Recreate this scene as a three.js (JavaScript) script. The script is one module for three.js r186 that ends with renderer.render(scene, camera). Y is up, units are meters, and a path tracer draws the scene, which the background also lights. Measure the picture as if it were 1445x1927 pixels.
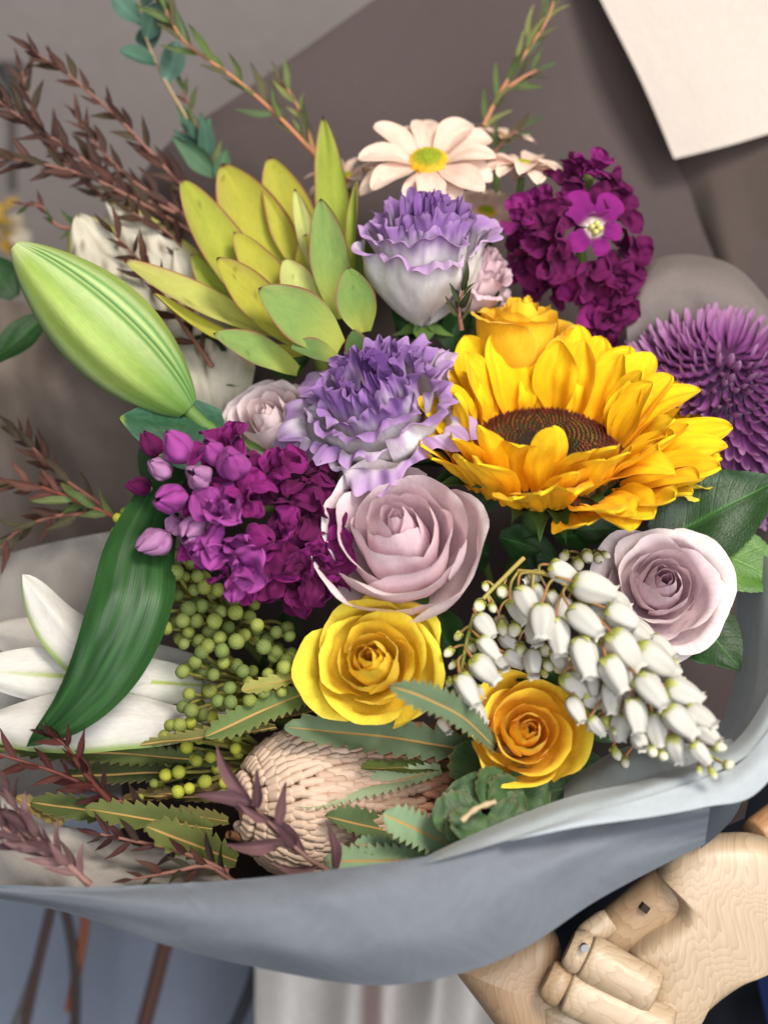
import * as THREE from 'three';
import { ImprovedNoise } from 'three/addons/math/ImprovedNoise.js';
import { RectAreaLightUniformsLib } from 'three/addons/lights/RectAreaLightUniformsLib.js';
import { mergeGeometries } from 'three/addons/utils/BufferGeometryUtils.js';

// ---------------------------------------------------------------- camera, lamps, exposure
const V3 = THREE.Vector3;
const PI = Math.PI, sin = Math.sin, cos = Math.cos, abs = Math.abs, min = Math.min, max = Math.max, pow = Math.pow;
const scene = new THREE.Scene();
scene.background = new THREE.Color(0.07, 0.066, 0.063);
const DIST = 0.62, HALF = 0.24, C0 = new V3(0, 1.1, 0);
const camera = new THREE.PerspectiveCamera(2 * Math.atan(HALF / DIST) * 180 / PI, 767 / 1024, 0.02, 30);
const PITCH = 28 * PI / 180;
const RX = new V3(1, 0, 0), UY = new V3(0, cos(PITCH), -sin(PITCH)), FZ = new V3(0, sin(PITCH), cos(PITCH));
camera.position.copy(C0).addScaledVector(FZ, DIST);
camera.up.set(0, 1, 0); camera.lookAt(C0);
camera.focus = DIST - 0.03;
camera.userData.fStop = 3.8;
const renderer = new THREE.WebGLRenderer({ antialias: true });
renderer.toneMapping = THREE.LinearToneMapping;
renderer.toneMappingExposure = 1.58;
renderer.shadowMap.enabled = true;
RectAreaLightUniformsLib.init();
function areaLamp(name, color, intensity, w, h, pos, target) {
  const l = new THREE.RectAreaLight(color, intensity, w, h);
  l.name = name; l.position.copy(pos); l.lookAt(target); scene.add(l); return l;
}
areaLamp('ceiling_lamp', new THREE.Color(1, 0.93, 0.83), 30, 0.36, 0.36, new V3(0.42, 2.15, 0.6), C0);
areaLamp('shop_window', new THREE.Color(0.93, 0.95, 0.98), 3.8, 1.5, 1.2, new V3(0.35, 1.85, 1.5), C0);

// ---------------------------------------------------------------- helpers
let seedState = 1;
function seed(n) { seedState = n * 7919 + 13; }
function rnd(a = 0, b = 1) { seedState = (seedState + 0x6d2b79f5) | 0; let t = Math.imul(seedState ^ (seedState >>> 15), 1 | seedState); t = (t + Math.imul(t ^ (t >>> 7), 61 | t)) ^ t; return a + (b - a) * (((t ^ (t >>> 14)) >>> 0) / 4294967296); }
const NZ = new ImprovedNoise();
const noise = (x, y = 0, z = 0) => NZ.noise(x + 31.7, y + 11.3, z + 5.1);
const lerp = (a, b, t) => a + (b - a) * t;
const clamp = (x, a = 0, b = 1) => max(a, min(b, x));
const ss = (a, b, x) => { const t = clamp((x - a) / (b - a)); return t * t * (3 - 2 * t); };
const hex = (h) => { const c = new THREE.Color(h); return [c.r, c.g, c.b]; };
const mix = (a, b, t) => [lerp(a[0], b[0], t), lerp(a[1], b[1], t), lerp(a[2], b[2], t)];
const mul = (a, k) => [a[0] * k, a[1] * k, a[2] * k];
// a point of the photographed place from a photo pixel (1445 x 1927) and its distance in metres in front of the bouquet's middle
function P(px, py, d = 0) {
  const k = (DIST - d) / DIST, s = 2 * HALF / 1927 * k;
  return C0.clone().addScaledVector(RX, (px - 722.5) * s).addScaledVector(UY, (963.5 - py) * s).addScaledVector(FZ, d);
}
const dir = (x, y, z) => new V3().addScaledVector(RX, x).addScaledVector(UY, y).addScaledVector(FZ, z).normalize();
const PX = 2 * HALF / 1927;             // metres per photo pixel in the bouquet's middle plane
const TIE = P(760, 2250, -0.05);        // where the stems meet in the hand
function orient(yAxis, xHint = RX) {
  const y = yAxis.clone().normalize(); let z = new V3().crossVectors(xHint, y);
  if (z.length() < 1e-3) z = new V3().crossVectors(FZ, y);
  z.normalize(); const x = new V3().crossVectors(y, z);
  return new THREE.Quaternion().setFromRotationMatrix(new THREE.Matrix4().makeBasis(x, y, z));
}
const used = {};
function numbered(n) { used[n] = (used[n] ?? -1) + 1; return used[n] ? `${n}_${String(used[n]).padStart(3, '0')}` : n; }
const GROUPS = { rose: 'roses in the bouquet', lisianthus: 'ruffled lisianthus blooms', daisy: 'cream daisies at the top', 'stock flower': 'purple stock spikes', lily: 'open white lilies', 'leafy twig': 'leafy twigs filling out the bouquet', stem: 'bare stems hanging below the wrap', foliage: 'green filler foliage', 'green berries': 'sprigs of green ball berries', 'bell flowers': 'sprigs of white bell flowers', 'banksia leaves': 'saw toothed leaf sprigs', leaf: 'single broad leaves', 'wooden hand': 'jointed wooden hands' };
function thing(name, label, category, pos, quat, group) {
  const o = new THREE.Group(); o.name = numbered(name); scene.add(o);
  o.position.copy(pos); if (quat) o.quaternion.copy(quat);
  o.userData = { label, category }; if (group ?? GROUPS[category]) o.userData.group = group ?? GROUPS[category];
  return o;
}
function part(parent, name, geo, mat, world = false) {   // world: the geometry is in scene axes, the thing is not turned
  if (world) { let p = parent; const off = new V3(); while (p && p !== scene) { off.add(p.position); p = p.parent; } geo.translate(-off.x, -off.y, -off.z); }
  const m = new THREE.Mesh(geo, mat); m.name = name; m.castShadow = m.receiveShadow = true; parent.add(m); return m;
}
function structure(name, geo, mat) { const m = part(scene, name, geo, mat); m.name = numbered(name); m.userData.kind = 'structure'; return m; }
// ---- sheets: a grid of points with vertex colours
function sheet(us, vs, f, col, uvf) {
  const U = typeof us === 'number' ? Array.from({ length: us + 1 }, (_, i) => -1 + 2 * i / us) : us;
  const W = typeof vs === 'number' ? Array.from({ length: vs + 1 }, (_, i) => i / vs) : vs;
  const pos = [], cl = [], uv = [], ix = [], n = U.length, q = new V3();
  for (const v of W) for (const u of U) {
    f(u, v, q); if (!(q.x + q.y + q.z < 1e9)) throw new Error("nan " + u + " " + v); pos.push(q.x, q.y, q.z);
    const c = col ? col(u, v) : [1, 1, 1]; cl.push(c[0], c[1], c[2]);
    const t = uvf ? uvf(u, v) : [u * 0.5 + 0.5, v]; uv.push(t[0], t[1]);
  }
  for (let j = 0; j < W.length - 1; j++) for (let i = 0; i < n - 1; i++) { const a = j * n + i, b = a + 1, c = a + n, d = c + 1; ix.push(a, b, d, a, d, c); }
  const g = new THREE.BufferGeometry();
  g.setAttribute('position', new THREE.Float32BufferAttribute(pos, 3));
  g.setAttribute('color', new THREE.Float32BufferAttribute(cl, 3));
  g.setAttribute('uv', new THREE.Float32BufferAttribute(uv, 2));
  g.setIndex(ix); g.computeVertexNormals(); return g;
}
const tipRows = (n) => Array.from({ length: n + 1 }, (_, i) => lerp(i / n, sin(i / n * PI / 2), 0.75));
// outline of a leaf or petal: b0 base width, vm widest, vt where the tip starts to close, e / p shape of the tip
const outline = (b0, vm, vt, e = 2, p = 0.5) => (v) => (b0 + (1 - b0) * sin(PI / 2 * min(v / vm, 1))) * (v > vt ? pow(max(0, 1 - pow((v - vt) / (1 - vt), e)), p) : 1);
function blade(a, b, o) {               // a petal or leaf from a (base) to b (tip) with upper face towards n
  const y = b.clone().sub(a), L = y.length(); y.normalize();
  const x = new V3().crossVectors(y, o.n).normalize(), z = new V3().crossVectors(x, y);
  const prof = o.prof, W = o.w / 2, bow = o.bow ?? 0, cup = o.cup ?? 0, curl = o.curl ?? 0, ruf = o.ruf ?? 0, rf = o.rf ?? 14, nn = o.nz ?? 0, s = o.seed ?? rnd(0, 99), side = o.side ?? 0, tw = o.twist ?? 0, fold = o.fold ?? 0;
  const g = sheet(o.us ?? 8, o.vs ?? tipRows(o.nv ?? 14), (u, v, q) => {
    const w = W * prof(v, u);
    let lx = u * w, lz = cup * w * u * u + fold * w * abs(u);
    if (tw) { const t = tw * v, c = cos(t), si = sin(t); [lx, lz] = [lx * c - lz * si, lx * si + lz * c]; }
    lx += side * L * sin(PI * v);
    lz += L * (bow * sin(PI * v) + curl * v * v * v);
    if (o.ridge) lz += o.ridge * w * cos(u * 9.5) * sin(PI * min(1, v * 1.1));
    if (ruf) lz += ruf * w * sin(rf * v + u + s) * u * u;
    if (nn) { lz += nn * L * noise(u * 1.7 + s, v * 3, s); lx += nn * 0.6 * L * noise(v * 4, s, u) * abs(u); }
    q.copy(a).addScaledVector(y, v * L).addScaledVector(x, lx).addScaledVector(z, lz);
  }, o.col, o.uvf ?? ((u, v) => [u * W + s, v * L]));
  return g;
}
// ---- tubes along points
function tube(pts, r, nr = 7, n = 0, col) {
  const curve = pts.length > 2 ? new THREE.CatmullRomCurve3(pts) : new THREE.LineCurve3(pts[0], pts[1]);
  n = n || max(2, pts.length * 5);
  const fr = curve.computeFrenetFrames(n, false), rf = typeof r === 'function' ? r : () => r;
  return sheet(nr, n, (u, v, q) => {
    const i = Math.round(v * n), a = (u + 1) * PI, p = curve.getPointAt(i / n), k = rf(v);
    q.copy(p).addScaledVector(fr.normals[i], cos(a) * k).addScaledVector(fr.binormals[i], sin(a) * k);
  }, col ?? (() => [1, 1, 1]), (u, v) => [u * 0.5 * r || 0, v * 0.1]);
}
// ---- a smooth surface through rows of [px, py, d]
function cr(p0, p1, p2, p3, t) { const t2 = t * t, t3 = t2 * t; return 0.5 * (2 * p1 + (p2 - p0) * t + (2 * p0 - 5 * p1 + 4 * p2 - p3) * t2 + (3 * p1 - p0 - 3 * p2 + p3) * t3); }
function along(arr, t) { const n = arr.length - 1, x = clamp(t) * n, i = min(n - 1, Math.floor(x)), f = x - i, g = (k) => arr[clamp(k, 0, n)]; return [0, 1, 2].map((c) => cr(g(i - 1)[c], g(i)[c], g(i + 1)[c], g(i + 2)[c], f)); }
function loft(rows, nu, nv, o = {}) {
  const c = o.color ?? [1, 1, 1];
  return sheet(nu, nv, (u, v, q) => {
    const pts = rows.map((r) => along(r, (u + 1) / 2)), p = along(pts, v);
    q.copy(P(p[0], p[1], p[2] + (o.wave ? o.wave((u + 1) / 2, v) : 0)));
  }, o.col ?? (() => c), (u, v) => [(u + 1) * 0.5 * (o.uw ?? 0.3), v * (o.vh ?? 0.15)]);
}
// ---- textures
function dataTex(w, h, f, srgb, rep = [1, 1]) {
  const d = new Uint8Array(w * h * 4);
  for (let y = 0; y < h; y++) for (let x = 0; x < w; x++) { const c = f(x / w, y / h); const i = (y * w + x) * 4; for (let k = 0; k < 3; k++) d[i + k] = clamp(c[k] ?? c[0], 0, 1) * 255; d[i + 3] = 255; }
  const t = new THREE.DataTexture(d, w, h); t.wrapS = t.wrapT = THREE.RepeatWrapping; t.magFilter = THREE.LinearFilter; t.minFilter = THREE.LinearMipmapLinearFilter; t.generateMipmaps = true;
  t.colorSpace = srgb ? THREE.SRGBColorSpace : THREE.NoColorSpace; t.repeat.set(...rep); t.needsUpdate = true; return t;
}
const per = (x, y, fx, fy, s) => { // tileable noise
  const a = x * 2 * PI, b = y * 2 * PI; return NZ.noise(cos(a) * fx + s, sin(a) * fx + cos(b) * fy, sin(b) * fy + s * 2.3);
};
const petalTex = dataTex(256, 256, (x, y) => { const g = 0.5 + 0.34 * per(x, y, 9, 0.9, 3) + 0.22 * per(x, y, 20, 1.4, 8) + 0.12 * per(x, y, 3, 3, 5); return [g, g, g]; }, false, [1 / 0.02, 1 / 0.035]);
const petalMap = dataTex(256, 256, (x, y) => { const g = 0.975 + 0.03 * per(x, y, 8, 0.8, 3) + 0.03 * per(x, y, 2, 2, 9); return [g, g, g]; }, true, [1 / 0.02, 1 / 0.035]);
const weave = dataTex(512, 512, (x, y) => { const g = 0.5 + 0.3 * per(x, y, 60, 60, 1) + 0.2 * per(x, y, 34, 34, 2); return [g, g, g]; }, false, [1 / 0.06, 1 / 0.06]);
const weaveMap = dataTex(512, 512, (x, y) => { const g = 0.95 + 0.09 * per(x, y, 60, 60, 1) + 0.05 * per(x, y, 26, 26, 2) + 0.03 * per(x, y, 2, 2, 6); return [g, g, g]; }, true, [1 / 0.07, 1 / 0.07]);
const leafTex = dataTex(256, 512, (x, y) => { // pinnate veins, in leaf coordinates
  const u = abs(x - 0.5) * 2, t = (y - u * 0.22) * 9, f = abs(t - Math.round(t)), vein = max(1 - u / 0.05, max(0, 1 - f / 0.1) * 0.55);
  const g = 0.5 - 0.4 * clamp(vein) + 0.18 * per(x, y, 7, 12, 4); return [g, g, g];
}, false);
const leafMap = dataTex(256, 512, (x, y) => {
  const u = abs(x - 0.5) * 2, t = (y - u * 0.22) * 9, f = abs(t - Math.round(t)), vein = max(clamp(1 - u / 0.06), max(0, 1 - f / 0.09) * 0.35);
  const g = 0.82 + 0.16 * vein + 0.07 * per(x, y, 4, 8, 4) + 0.06 * per(x, y, 14, 20, 9); return [g, g, g * (1 - 0.1 * vein)];
}, true);
const stripeTex = dataTex(256, 256, (x, y) => { const g = 0.5 + 0.4 * per(x, y, 11, 0.4, 2) + 0.15 * per(x, y, 22, 2, 7); return [g, g, g]; }, false);
const stripeMap = dataTex(256, 256, (x, y) => { const g = 0.9 + 0.07 * per(x, y, 10, 0.35, 2) + 0.12 * per(x, y, 2, 3, 7); return [g, g, g]; }, true);
const grainTex = dataTex(256, 256, (x, y) => { const g = 0.5 + 0.25 * per(x, y, 10, 10, 2) + 0.25 * per(x, y, 24, 24, 7); return [g, g, g]; }, false, [1 / 0.012, 1 / 0.012]);
// ---- materials (colours come from the vertices)
const DS = THREE.DoubleSide;
const petalMat = (o = {}) => new THREE.MeshPhysicalMaterial({ vertexColors: true, side: DS, roughness: 0.9, transmission: 0.16, thickness: 0, specularIntensity: 0.35, map: petalMap, bumpMap: petalTex, bumpScale: 0.00007, ...o });
const M = {
  petal: petalMat(),
  soft: petalMat({ transmission: 0.3, bumpScale: 0.00004 }),
  crisp: petalMat({ bumpScale: 0.00010, transmission: 0.2 }),
  velvet: petalMat({ transmission: 0.12, roughness: 0.85, bumpScale: 0.00012, sheen: 0.25, sheenRoughness: 0.5, sheenColor: new THREE.Color(0.9, 0.3, 0.8) }),
  waxy: new THREE.MeshPhysicalMaterial({ vertexColors: true, side: DS, roughness: 0.5, specularIntensity: 0.55, bumpMap: petalTex, bumpScale: 0.00012, map: petalMap }),
  bract: new THREE.MeshPhysicalMaterial({ vertexColors: true, side: DS, roughness: 0.92, transmission: 0.14, thickness: 0, specularIntensity: 0.6, bumpMap: petalTex, bumpScale: 0.00015, map: petalMap }),
  leaf: new THREE.MeshPhysicalMaterial({ vertexColors: true, side: DS, roughness: 0.42, specularIntensity: 0.6, bumpMap: leafTex, bumpScale: 0.00035, map: leafMap }),
  lilyLeaf: new THREE.MeshPhysicalMaterial({ vertexColors: true, side: DS, roughness: 0.46, specularIntensity: 0.6, bumpMap: stripeTex, bumpScale: 0.00015, map: stripeMap }),
  matteLeaf: new THREE.MeshPhysicalMaterial({ vertexColors: true, side: DS, roughness: 0.65, specularIntensity: 0.4, bumpMap: grainTex, bumpScale: 0.00015 }),
  stem: new THREE.MeshStandardMaterial({ vertexColors: true, roughness: 0.6, side: DS }),
  bead: new THREE.MeshPhysicalMaterial({ vertexColors: true, roughness: 0.75, sheen: 0.3, sheenColor: new THREE.Color(1, 0.9, 0.8) }),
};
const tint = (c, rough = 0.6, o = {}) => new THREE.MeshPhysicalMaterial({ color: new THREE.Color(...c), roughness: rough, side: DS, ...o });
const paper = (c, through, o = {}) => new THREE.MeshPhysicalMaterial({ color: new THREE.Color(...c), roughness: 0.92, transmission: through, thickness: 0, specularIntensity: 0.25, side: DS, map: weaveMap, bumpMap: weave, bumpScale: 0.00008, ...o });
// ---------------------------------------------------------------- the setting: wall, wrap, mannequin
{
  const w = structure('wall', new THREE.BoxGeometry(3, 2.4, 0.05), paper(hex('#938b89'), 0, { roughness: 0.9 }));
  w.position.copy(P(722, 700, -0.75)); w.quaternion.copy(orient(dir(0, 1, 0))); w.rotateX(0.25);
}
function paperThing(name, label, rows, mat, o = {}) {
  const c = P(...rows[Math.floor(rows.length / 2)][Math.floor(rows[0].length / 2)]);
  const g = loft(rows, o.nu ?? 48, o.nv ?? 24, o); g.translate(-c.x, -c.y, -c.z);
  const m = new THREE.Mesh(g, mat); m.name = numbered(name); m.position.copy(c); m.castShadow = m.receiveShadow = true;
  m.userData = { label, category: o.cat ?? 'wrapping paper' }; if (o.group || !o.cat) m.userData.group = o.group ?? 'sheets of wrapping paper round the bouquet'; scene.add(m); return m;
}
const crinkle = (a, s, f = 4) => (u, v) => a * (noise(u * f + s, v * f * 0.7, s) + 0.5 * noise(u * f * 2.3, v * f * 2 + s, s));
const taupe = paper(hex('#574d4c'), 0.05), taupePale = paper(hex('#85786f'), 0.08), slate = paper(hex('#767b83'), 0.04), frost = paper(hex('#b9c4c9'), 0.4), cream = paper(hex('#e2d6cc'), 0.25), greyTissue = paper(hex('#a39d97'), 0.2);
// dark sheet behind the bouquet, its upper left edge runs slanting
paperThing('wrapping_paper', 'large dark taupe wrapping sheet standing behind the flowers', [
  [[730, -20, -0.17], [860, -40, -0.17], [1040, -40, -0.175], [1300, -40, -0.18], [1560, -40, -0.17]],
  [[585, 83, -0.16], [770, 80, -0.17], [1000, 80, -0.175], [1290, 80, -0.18], [1560, 80, -0.165]],
  [[440, 185, -0.15], [680, 190, -0.165], [960, 190, -0.175], [1280, 200, -0.18], [1560, 220, -0.16]],
  [[300, 287, -0.145], [600, 300, -0.16], [950, 310, -0.17], [1270, 310, -0.17], [1560, 330, -0.15]],
  [[230, 440, -0.14], [620, 430, -0.15], [930, 430, -0.16], [1260, 440, -0.16], [1560, 460, -0.13]],
  [[230, 760, -0.13], [560, 770, -0.15], [900, 770, -0.15], [1260, 780, -0.13], [1560, 800, -0.09]],
  [[200, 1150, -0.11], [560, 1200, -0.14], [900, 1200, -0.14], [1230, 1200, -0.12], [1500, 1200, -0.07]],
  [[230, 1500, -0.06], [560, 1560, -0.08], [860, 1560, -0.08], [1160, 1520, -0.06], [1420, 1460, -0.03]],
  [[200, 1700, 0.05], [560, 1740, 0.06], [860, 1720, 0.06], [1160, 1640, 0.05], [1400, 1540, 0.03]]], taupe, { wave: crinkle(0.003, 3), uw: 0.5, vh: 0.6, nv: 40 });
paperThing('wrapping_paper', 'brown grey sheet with a long crease at the upper right edge', [
  [[1268, 270, -0.170], [1330, 255, -0.164], [1400, 235, -0.16], [1520, 200, -0.15]],
  [[1310, 400, -0.160], [1350, 390, -0.147], [1420, 380, -0.145], [1540, 370, -0.13]],
  [[1350, 560, -0.147], [1390, 560, -0.132], [1450, 560, -0.14], [1560, 560, -0.13]],
  [[1370, 700, -0.118], [1400, 700, -0.115], [1460, 700, -0.12], [1580, 700, -0.12]]], paper(hex('#544a46'), 0.03), { nu: 20, wave: crinkle(0.001, 5) });
paperThing('wrapping_paper', 'pale cream tissue corner pointing down at the upper right', [
  [[1090, -90, -0.150], [1200, -90, -0.150], [1330, -90, -0.150], [1540, -90, -0.15]],
  [[1130, 0, -0.145], [1220, 0, -0.143], [1330, -10, -0.143], [1520, -30, -0.145]],
  [[1205, 150, -0.14], [1270, 140, -0.137], [1360, 120, -0.137], [1500, 95, -0.14]],
  [[1268, 299, -0.137], [1330, 284, -0.135], [1390, 268, -0.135], [1490, 238, -0.137]]], cream, { nu: 20, nv: 16, wave: crinkle(0.0015, 2, 3) });
paperThing('wrapping_paper', 'grey curled paper edge arching behind the purple chrysanthemum', [
  [[1180, 560, -0.07], [1225, 492, -0.075], [1310, 480, -0.08], [1400, 515, -0.07], [1500, 640, -0.05]],
  [[1178, 590, -0.05], [1225, 530, -0.05], [1310, 520, -0.052], [1395, 555, -0.05], [1490, 680, -0.03]],
  [[1180, 650, -0.05], [1228, 620, -0.052], [1310, 620, -0.055], [1390, 660, -0.05], [1480, 760, -0.03]],
  [[1180, 760, -0.08], [1230, 760, -0.085], [1310, 780, -0.09], [1380, 830, -0.08], [1470, 900, -0.05]]], paper(hex('#7a716e'), 0.06), { nu: 40, wave: crinkle(0.003, 6) });
paperThing('wrapping_paper', 'pale taupe sheet in shadow at the left edge behind the lily bud', [
  [[-60, 560, -0.14], [60, 570, -0.12], [180, 580, -0.1], [330, 600, -0.1]],
  [[-60, 700, -0.12], [60, 720, -0.1], [180, 740, -0.08], [340, 760, -0.09]],
  [[-60, 860, -0.13], [60, 870, -0.12], [180, 880, -0.1], [340, 900, -0.1]],
  [[-60, 1080, -0.13], [60, 1080, -0.11], [180, 1080, -0.1], [340, 1080, -0.1]]], taupePale, { wave: crinkle(0.012, 9, 3), uw: 0.12, vh: 0.15 });
paperThing('wrapping_paper', 'grey tissue sheet with a straight top edge behind the open white lily', [
  [[-60, 1066, -0.055], [60, 1030, -0.05], [180, 1005, -0.045], [300, 985, -0.05]],
  [[-60, 1180, -0.05], [60, 1150, -0.045], [180, 1120, -0.04], [300, 1110, -0.05]],
  [[-60, 1350, -0.04], [60, 1340, -0.03], [180, 1330, -0.03], [300, 1320, -0.04]],
  [[-60, 1480, -0.02], [60, 1500, -0.01], [180, 1480, -0.01], [300, 1440, -0.02]]], greyTissue, { wave: crinkle(0.003, 4), uw: 0.1, vh: 0.1 });
paperThing('wrapping_paper', 'light grey curled inner sheet in the lower left corner', [
  [[-60, 1440, 0.02], [60, 1530, 0.03], [150, 1560, 0.03], [260, 1590, 0.02], [420, 1610, 0.02]],
  [[-60, 1480, 0.02], [50, 1560, 0.035], [150, 1590, 0.035], [270, 1630, 0.03], [430, 1640, 0.03]],
  [[-60, 1560, 0.05], [60, 1620, 0.055], [160, 1640, 0.055], [280, 1660, 0.055], [440, 1665, 0.05]],
  [[-60, 1690, 0.07], [60, 1695, 0.072], [160, 1690, 0.072], [280, 1690, 0.072], [440, 1690, 0.07]]], paper(hex('#b5ada6'), 0.1), { wave: crinkle(0.003, 8), uw: 0.12, vh: 0.08 });
// the slate front of the wrap, bulging towards the viewer
paperThing('wrapping_paper', 'slate grey front of the wrap curving below the flowers', [
  [[-60, 1661, 0.075], [150, 1669, 0.085], [300, 1664, 0.09], [450, 1655, 0.095], [620, 1637, 0.1], [800, 1612, 0.1], [960, 1580, 0.095], [1140, 1545, 0.08], [1335, 1520, 0.06]],
  [[-60, 1668, 0.076], [150, 1684, 0.088], [300, 1698, 0.098], [450, 1705, 0.106], [620, 1700, 0.112], [800, 1680, 0.112], [960, 1640, 0.105], [1140, 1580, 0.088], [1332, 1545, 0.064]],
  [[-60, 1676, 0.074], [150, 1704, 0.087], [300, 1740, 0.097], [450, 1770, 0.106], [620, 1790, 0.112], [800, 1765, 0.112], [960, 1705, 0.105], [1140, 1625, 0.088], [1328, 1570, 0.066]],
  [[-60, 1682, 0.068], [130, 1718, 0.08], [300, 1775, 0.09], [470, 1818, 0.096], [690, 1854, 0.1], [850, 1836, 0.1], [985, 1785, 0.096], [1130, 1690, 0.084], [1326, 1588, 0.066]]], slate, { nu: 160, nv: 30, wave: (u, v) => 0.0016 * noise(u * 9, v * 3, 2) + 0.0014 * ss(0.012, 0, abs(u - 0.27 - v * 0.12)) * ss(0.5, 0.1, v) + 0.0012 * noise(u * 4 + v * 3, v * 2, 7) + 0.025 * max(0, 0.05 - abs(u - 0.42 - v * 0.25)) * ss(1, 0.2, v) - 0.02 * max(0, 0.06 - abs(u - 0.66 + v * 0.2)) * ss(0, 0.5, v) + 0.02 * max(0, 0.04 - abs(u - 0.86 + v * 0.1)) + 0.0009 * noise(u * 30, v * 4, 5) * ss(0.25, 0, v), uw: 0.36, vh: 0.06 });
// frosted tissue layers on the right
const tg = { group: 'frosted tissue layers at the right of the wrap' };
paperThing('tissue_paper', 'frosted tissue wall curving up along the right edge inside the wrap', [
  [[1385, 1015, -0.03], [1415, 1030, -0.01], [1450, 1050, 0.01], [1530, 1060, 0.04]],
  [[1385, 1140, -0.02], [1412, 1150, 0.0], [1440, 1150, 0.02], [1520, 1130, 0.05]],
  [[1385, 1260, -0.01], [1405, 1270, 0.01], [1430, 1265, 0.03], [1500, 1230, 0.06]],
  [[1345, 1385, 0.0], [1375, 1375, 0.02], [1410, 1340, 0.04], [1480, 1280, 0.065]],
  [[1280, 1440, 0.0], [1330, 1430, 0.025], [1390, 1395, 0.045], [1470, 1330, 0.07]]], frost, { ...tg, cat: 'tissue paper', wave: crinkle(0.0015, 3, 3), uw: 0.1, vh: 0.12 });
paperThing('tissue_paper', 'inner tissue strip lying under the tip of the white bell sprig', [
  [[1060, 1480, 0.035], [1110, 1440, 0.04], [1180, 1405, 0.045], [1280, 1400, 0.05], [1375, 1390, 0.055]],
  [[1060, 1500, 0.05], [1110, 1465, 0.055], [1180, 1430, 0.06], [1280, 1425, 0.06], [1380, 1400, 0.06]],
  [[1050, 1540, 0.06], [1110, 1510, 0.065], [1190, 1480, 0.07], [1290, 1460, 0.07], [1390, 1430, 0.065]]], paper(hex('#aeb8b9'), 0.45), { ...tg, cat: 'tissue paper', uw: 0.1, vh: 0.03 });
paperThing('tissue_paper', 'broad frosted tissue band folded over the slate front of the wrap', [
  [[745, 1640, 0.094], [850, 1588, 0.088], [960, 1540, 0.082], [1080, 1497, 0.078], [1210, 1468, 0.074], [1330, 1425, 0.072], [1400, 1375, 0.072], [1480, 1240, 0.075]],
  [[745, 1641, 0.101], [850, 1600, 0.101], [960, 1560, 0.098], [1080, 1520, 0.092], [1210, 1486, 0.086], [1335, 1440, 0.083], [1410, 1395, 0.082], [1490, 1280, 0.082]],
  [[745, 1642, 0.104], [850, 1612, 0.107], [960, 1580, 0.104], [1080, 1548, 0.098], [1210, 1512, 0.09], [1340, 1456, 0.086], [1420, 1410, 0.084], [1500, 1310, 0.082]]], paper(hex('#c5ced2'), 0.3), { ...tg, cat: 'tissue paper', nu: 70, nv: 12, wave: (u, v) => 0.0012 * noise(u * 8, v * 2, 4), uw: 0.25, vh: 0.03 });
paperThing('tissue_paper', 'outer frosted tissue flap ending in a corner at the right edge', [
  [[960, 1578, 0.106], [1090, 1535, 0.1], [1220, 1500, 0.093], [1330, 1462, 0.088], [1400, 1428, 0.088], [1480, 1330, 0.088]],
  [[960, 1580, 0.109], [1090, 1546, 0.104], [1220, 1524, 0.097], [1330, 1496, 0.094], [1405, 1462, 0.094], [1490, 1380, 0.092]],
  [[960, 1582, 0.11], [1090, 1556, 0.105], [1220, 1538, 0.099], [1330, 1518, 0.096], [1418, 1496, 0.094], [1500, 1400, 0.092]]], paper(hex('#cdd6dc'), 0.35), { ...tg, cat: 'tissue paper', nu: 50, nv: 12, uw: 0.2, vh: 0.03 });
paperThing('tissue_paper', 'smoke grey translucent tissue end hanging beside the slate front', [
  [[1300, 1520, 0.055], [1345, 1512, 0.05], [1400, 1490, 0.045]],
  [[1310, 1560, 0.055], [1350, 1550, 0.05], [1390, 1520, 0.045]],
  [[1318, 1596, 0.055], [1345, 1575, 0.05], [1375, 1545, 0.045]]], paper(hex('#59626a'), 0.4), { ...tg, cat: 'tissue paper', nu: 10, nv: 8 });
// clothes of the figure that holds the bouquet, out of focus
const folds = (a, s) => (u, v) => a * (sin(u * 17 + s + v * 2) + 0.6 * noise(u * 8, v * 3, s));
paperThing('grey_cloth', 'blurred blue grey cloth hanging at the lower left', [
  [[-500, 1500, -0.34], [-100, 1500, -0.34], [250, 1500, -0.33], [560, 1520, -0.34]], [[-500, 1800, -0.33], [-100, 1800, -0.33], [250, 1800, -0.32], [570, 1800, -0.33]], [[-500, 2300, -0.3], [-100, 2300, -0.3], [260, 2300, -0.29], [590, 2300, -0.3]]], paper(hex('#8a92a3'), 0), { cat: 'cloth', wave: folds(0.01, 1), uw: 0.5, vh: 0.3 });
paperThing('white_cloth', 'blurred white cloth with a pinkish stripe below the wrap', [
  [[480, 1500, -0.2], [700, 1500, -0.2], [900, 1500, -0.19], [1150, 1500, -0.2]], [[480, 1800, -0.2], [700, 1800, -0.2], [900, 1800, -0.19], [1150, 1800, -0.2]], [[480, 2200, -0.18], [700, 2200, -0.18], [900, 2200, -0.18], [1150, 2200, -0.18]]], paper([1, 1, 1], 0, { vertexColors: true }), { cat: 'cloth', wave: (u, v) => 0.014 * sin(u * 23 + v * 3 + 2 * noise(u * 4, v, 3)) + 0.02 * noise(u * 7, v * 3, 4), nu: 120, col: (u) => mix(hex('#d9d4d0'), hex('#a5908c'), ss(0.09, 0.03, abs(u + 0.33))), uw: 0.3, vh: 0.3 });
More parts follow.
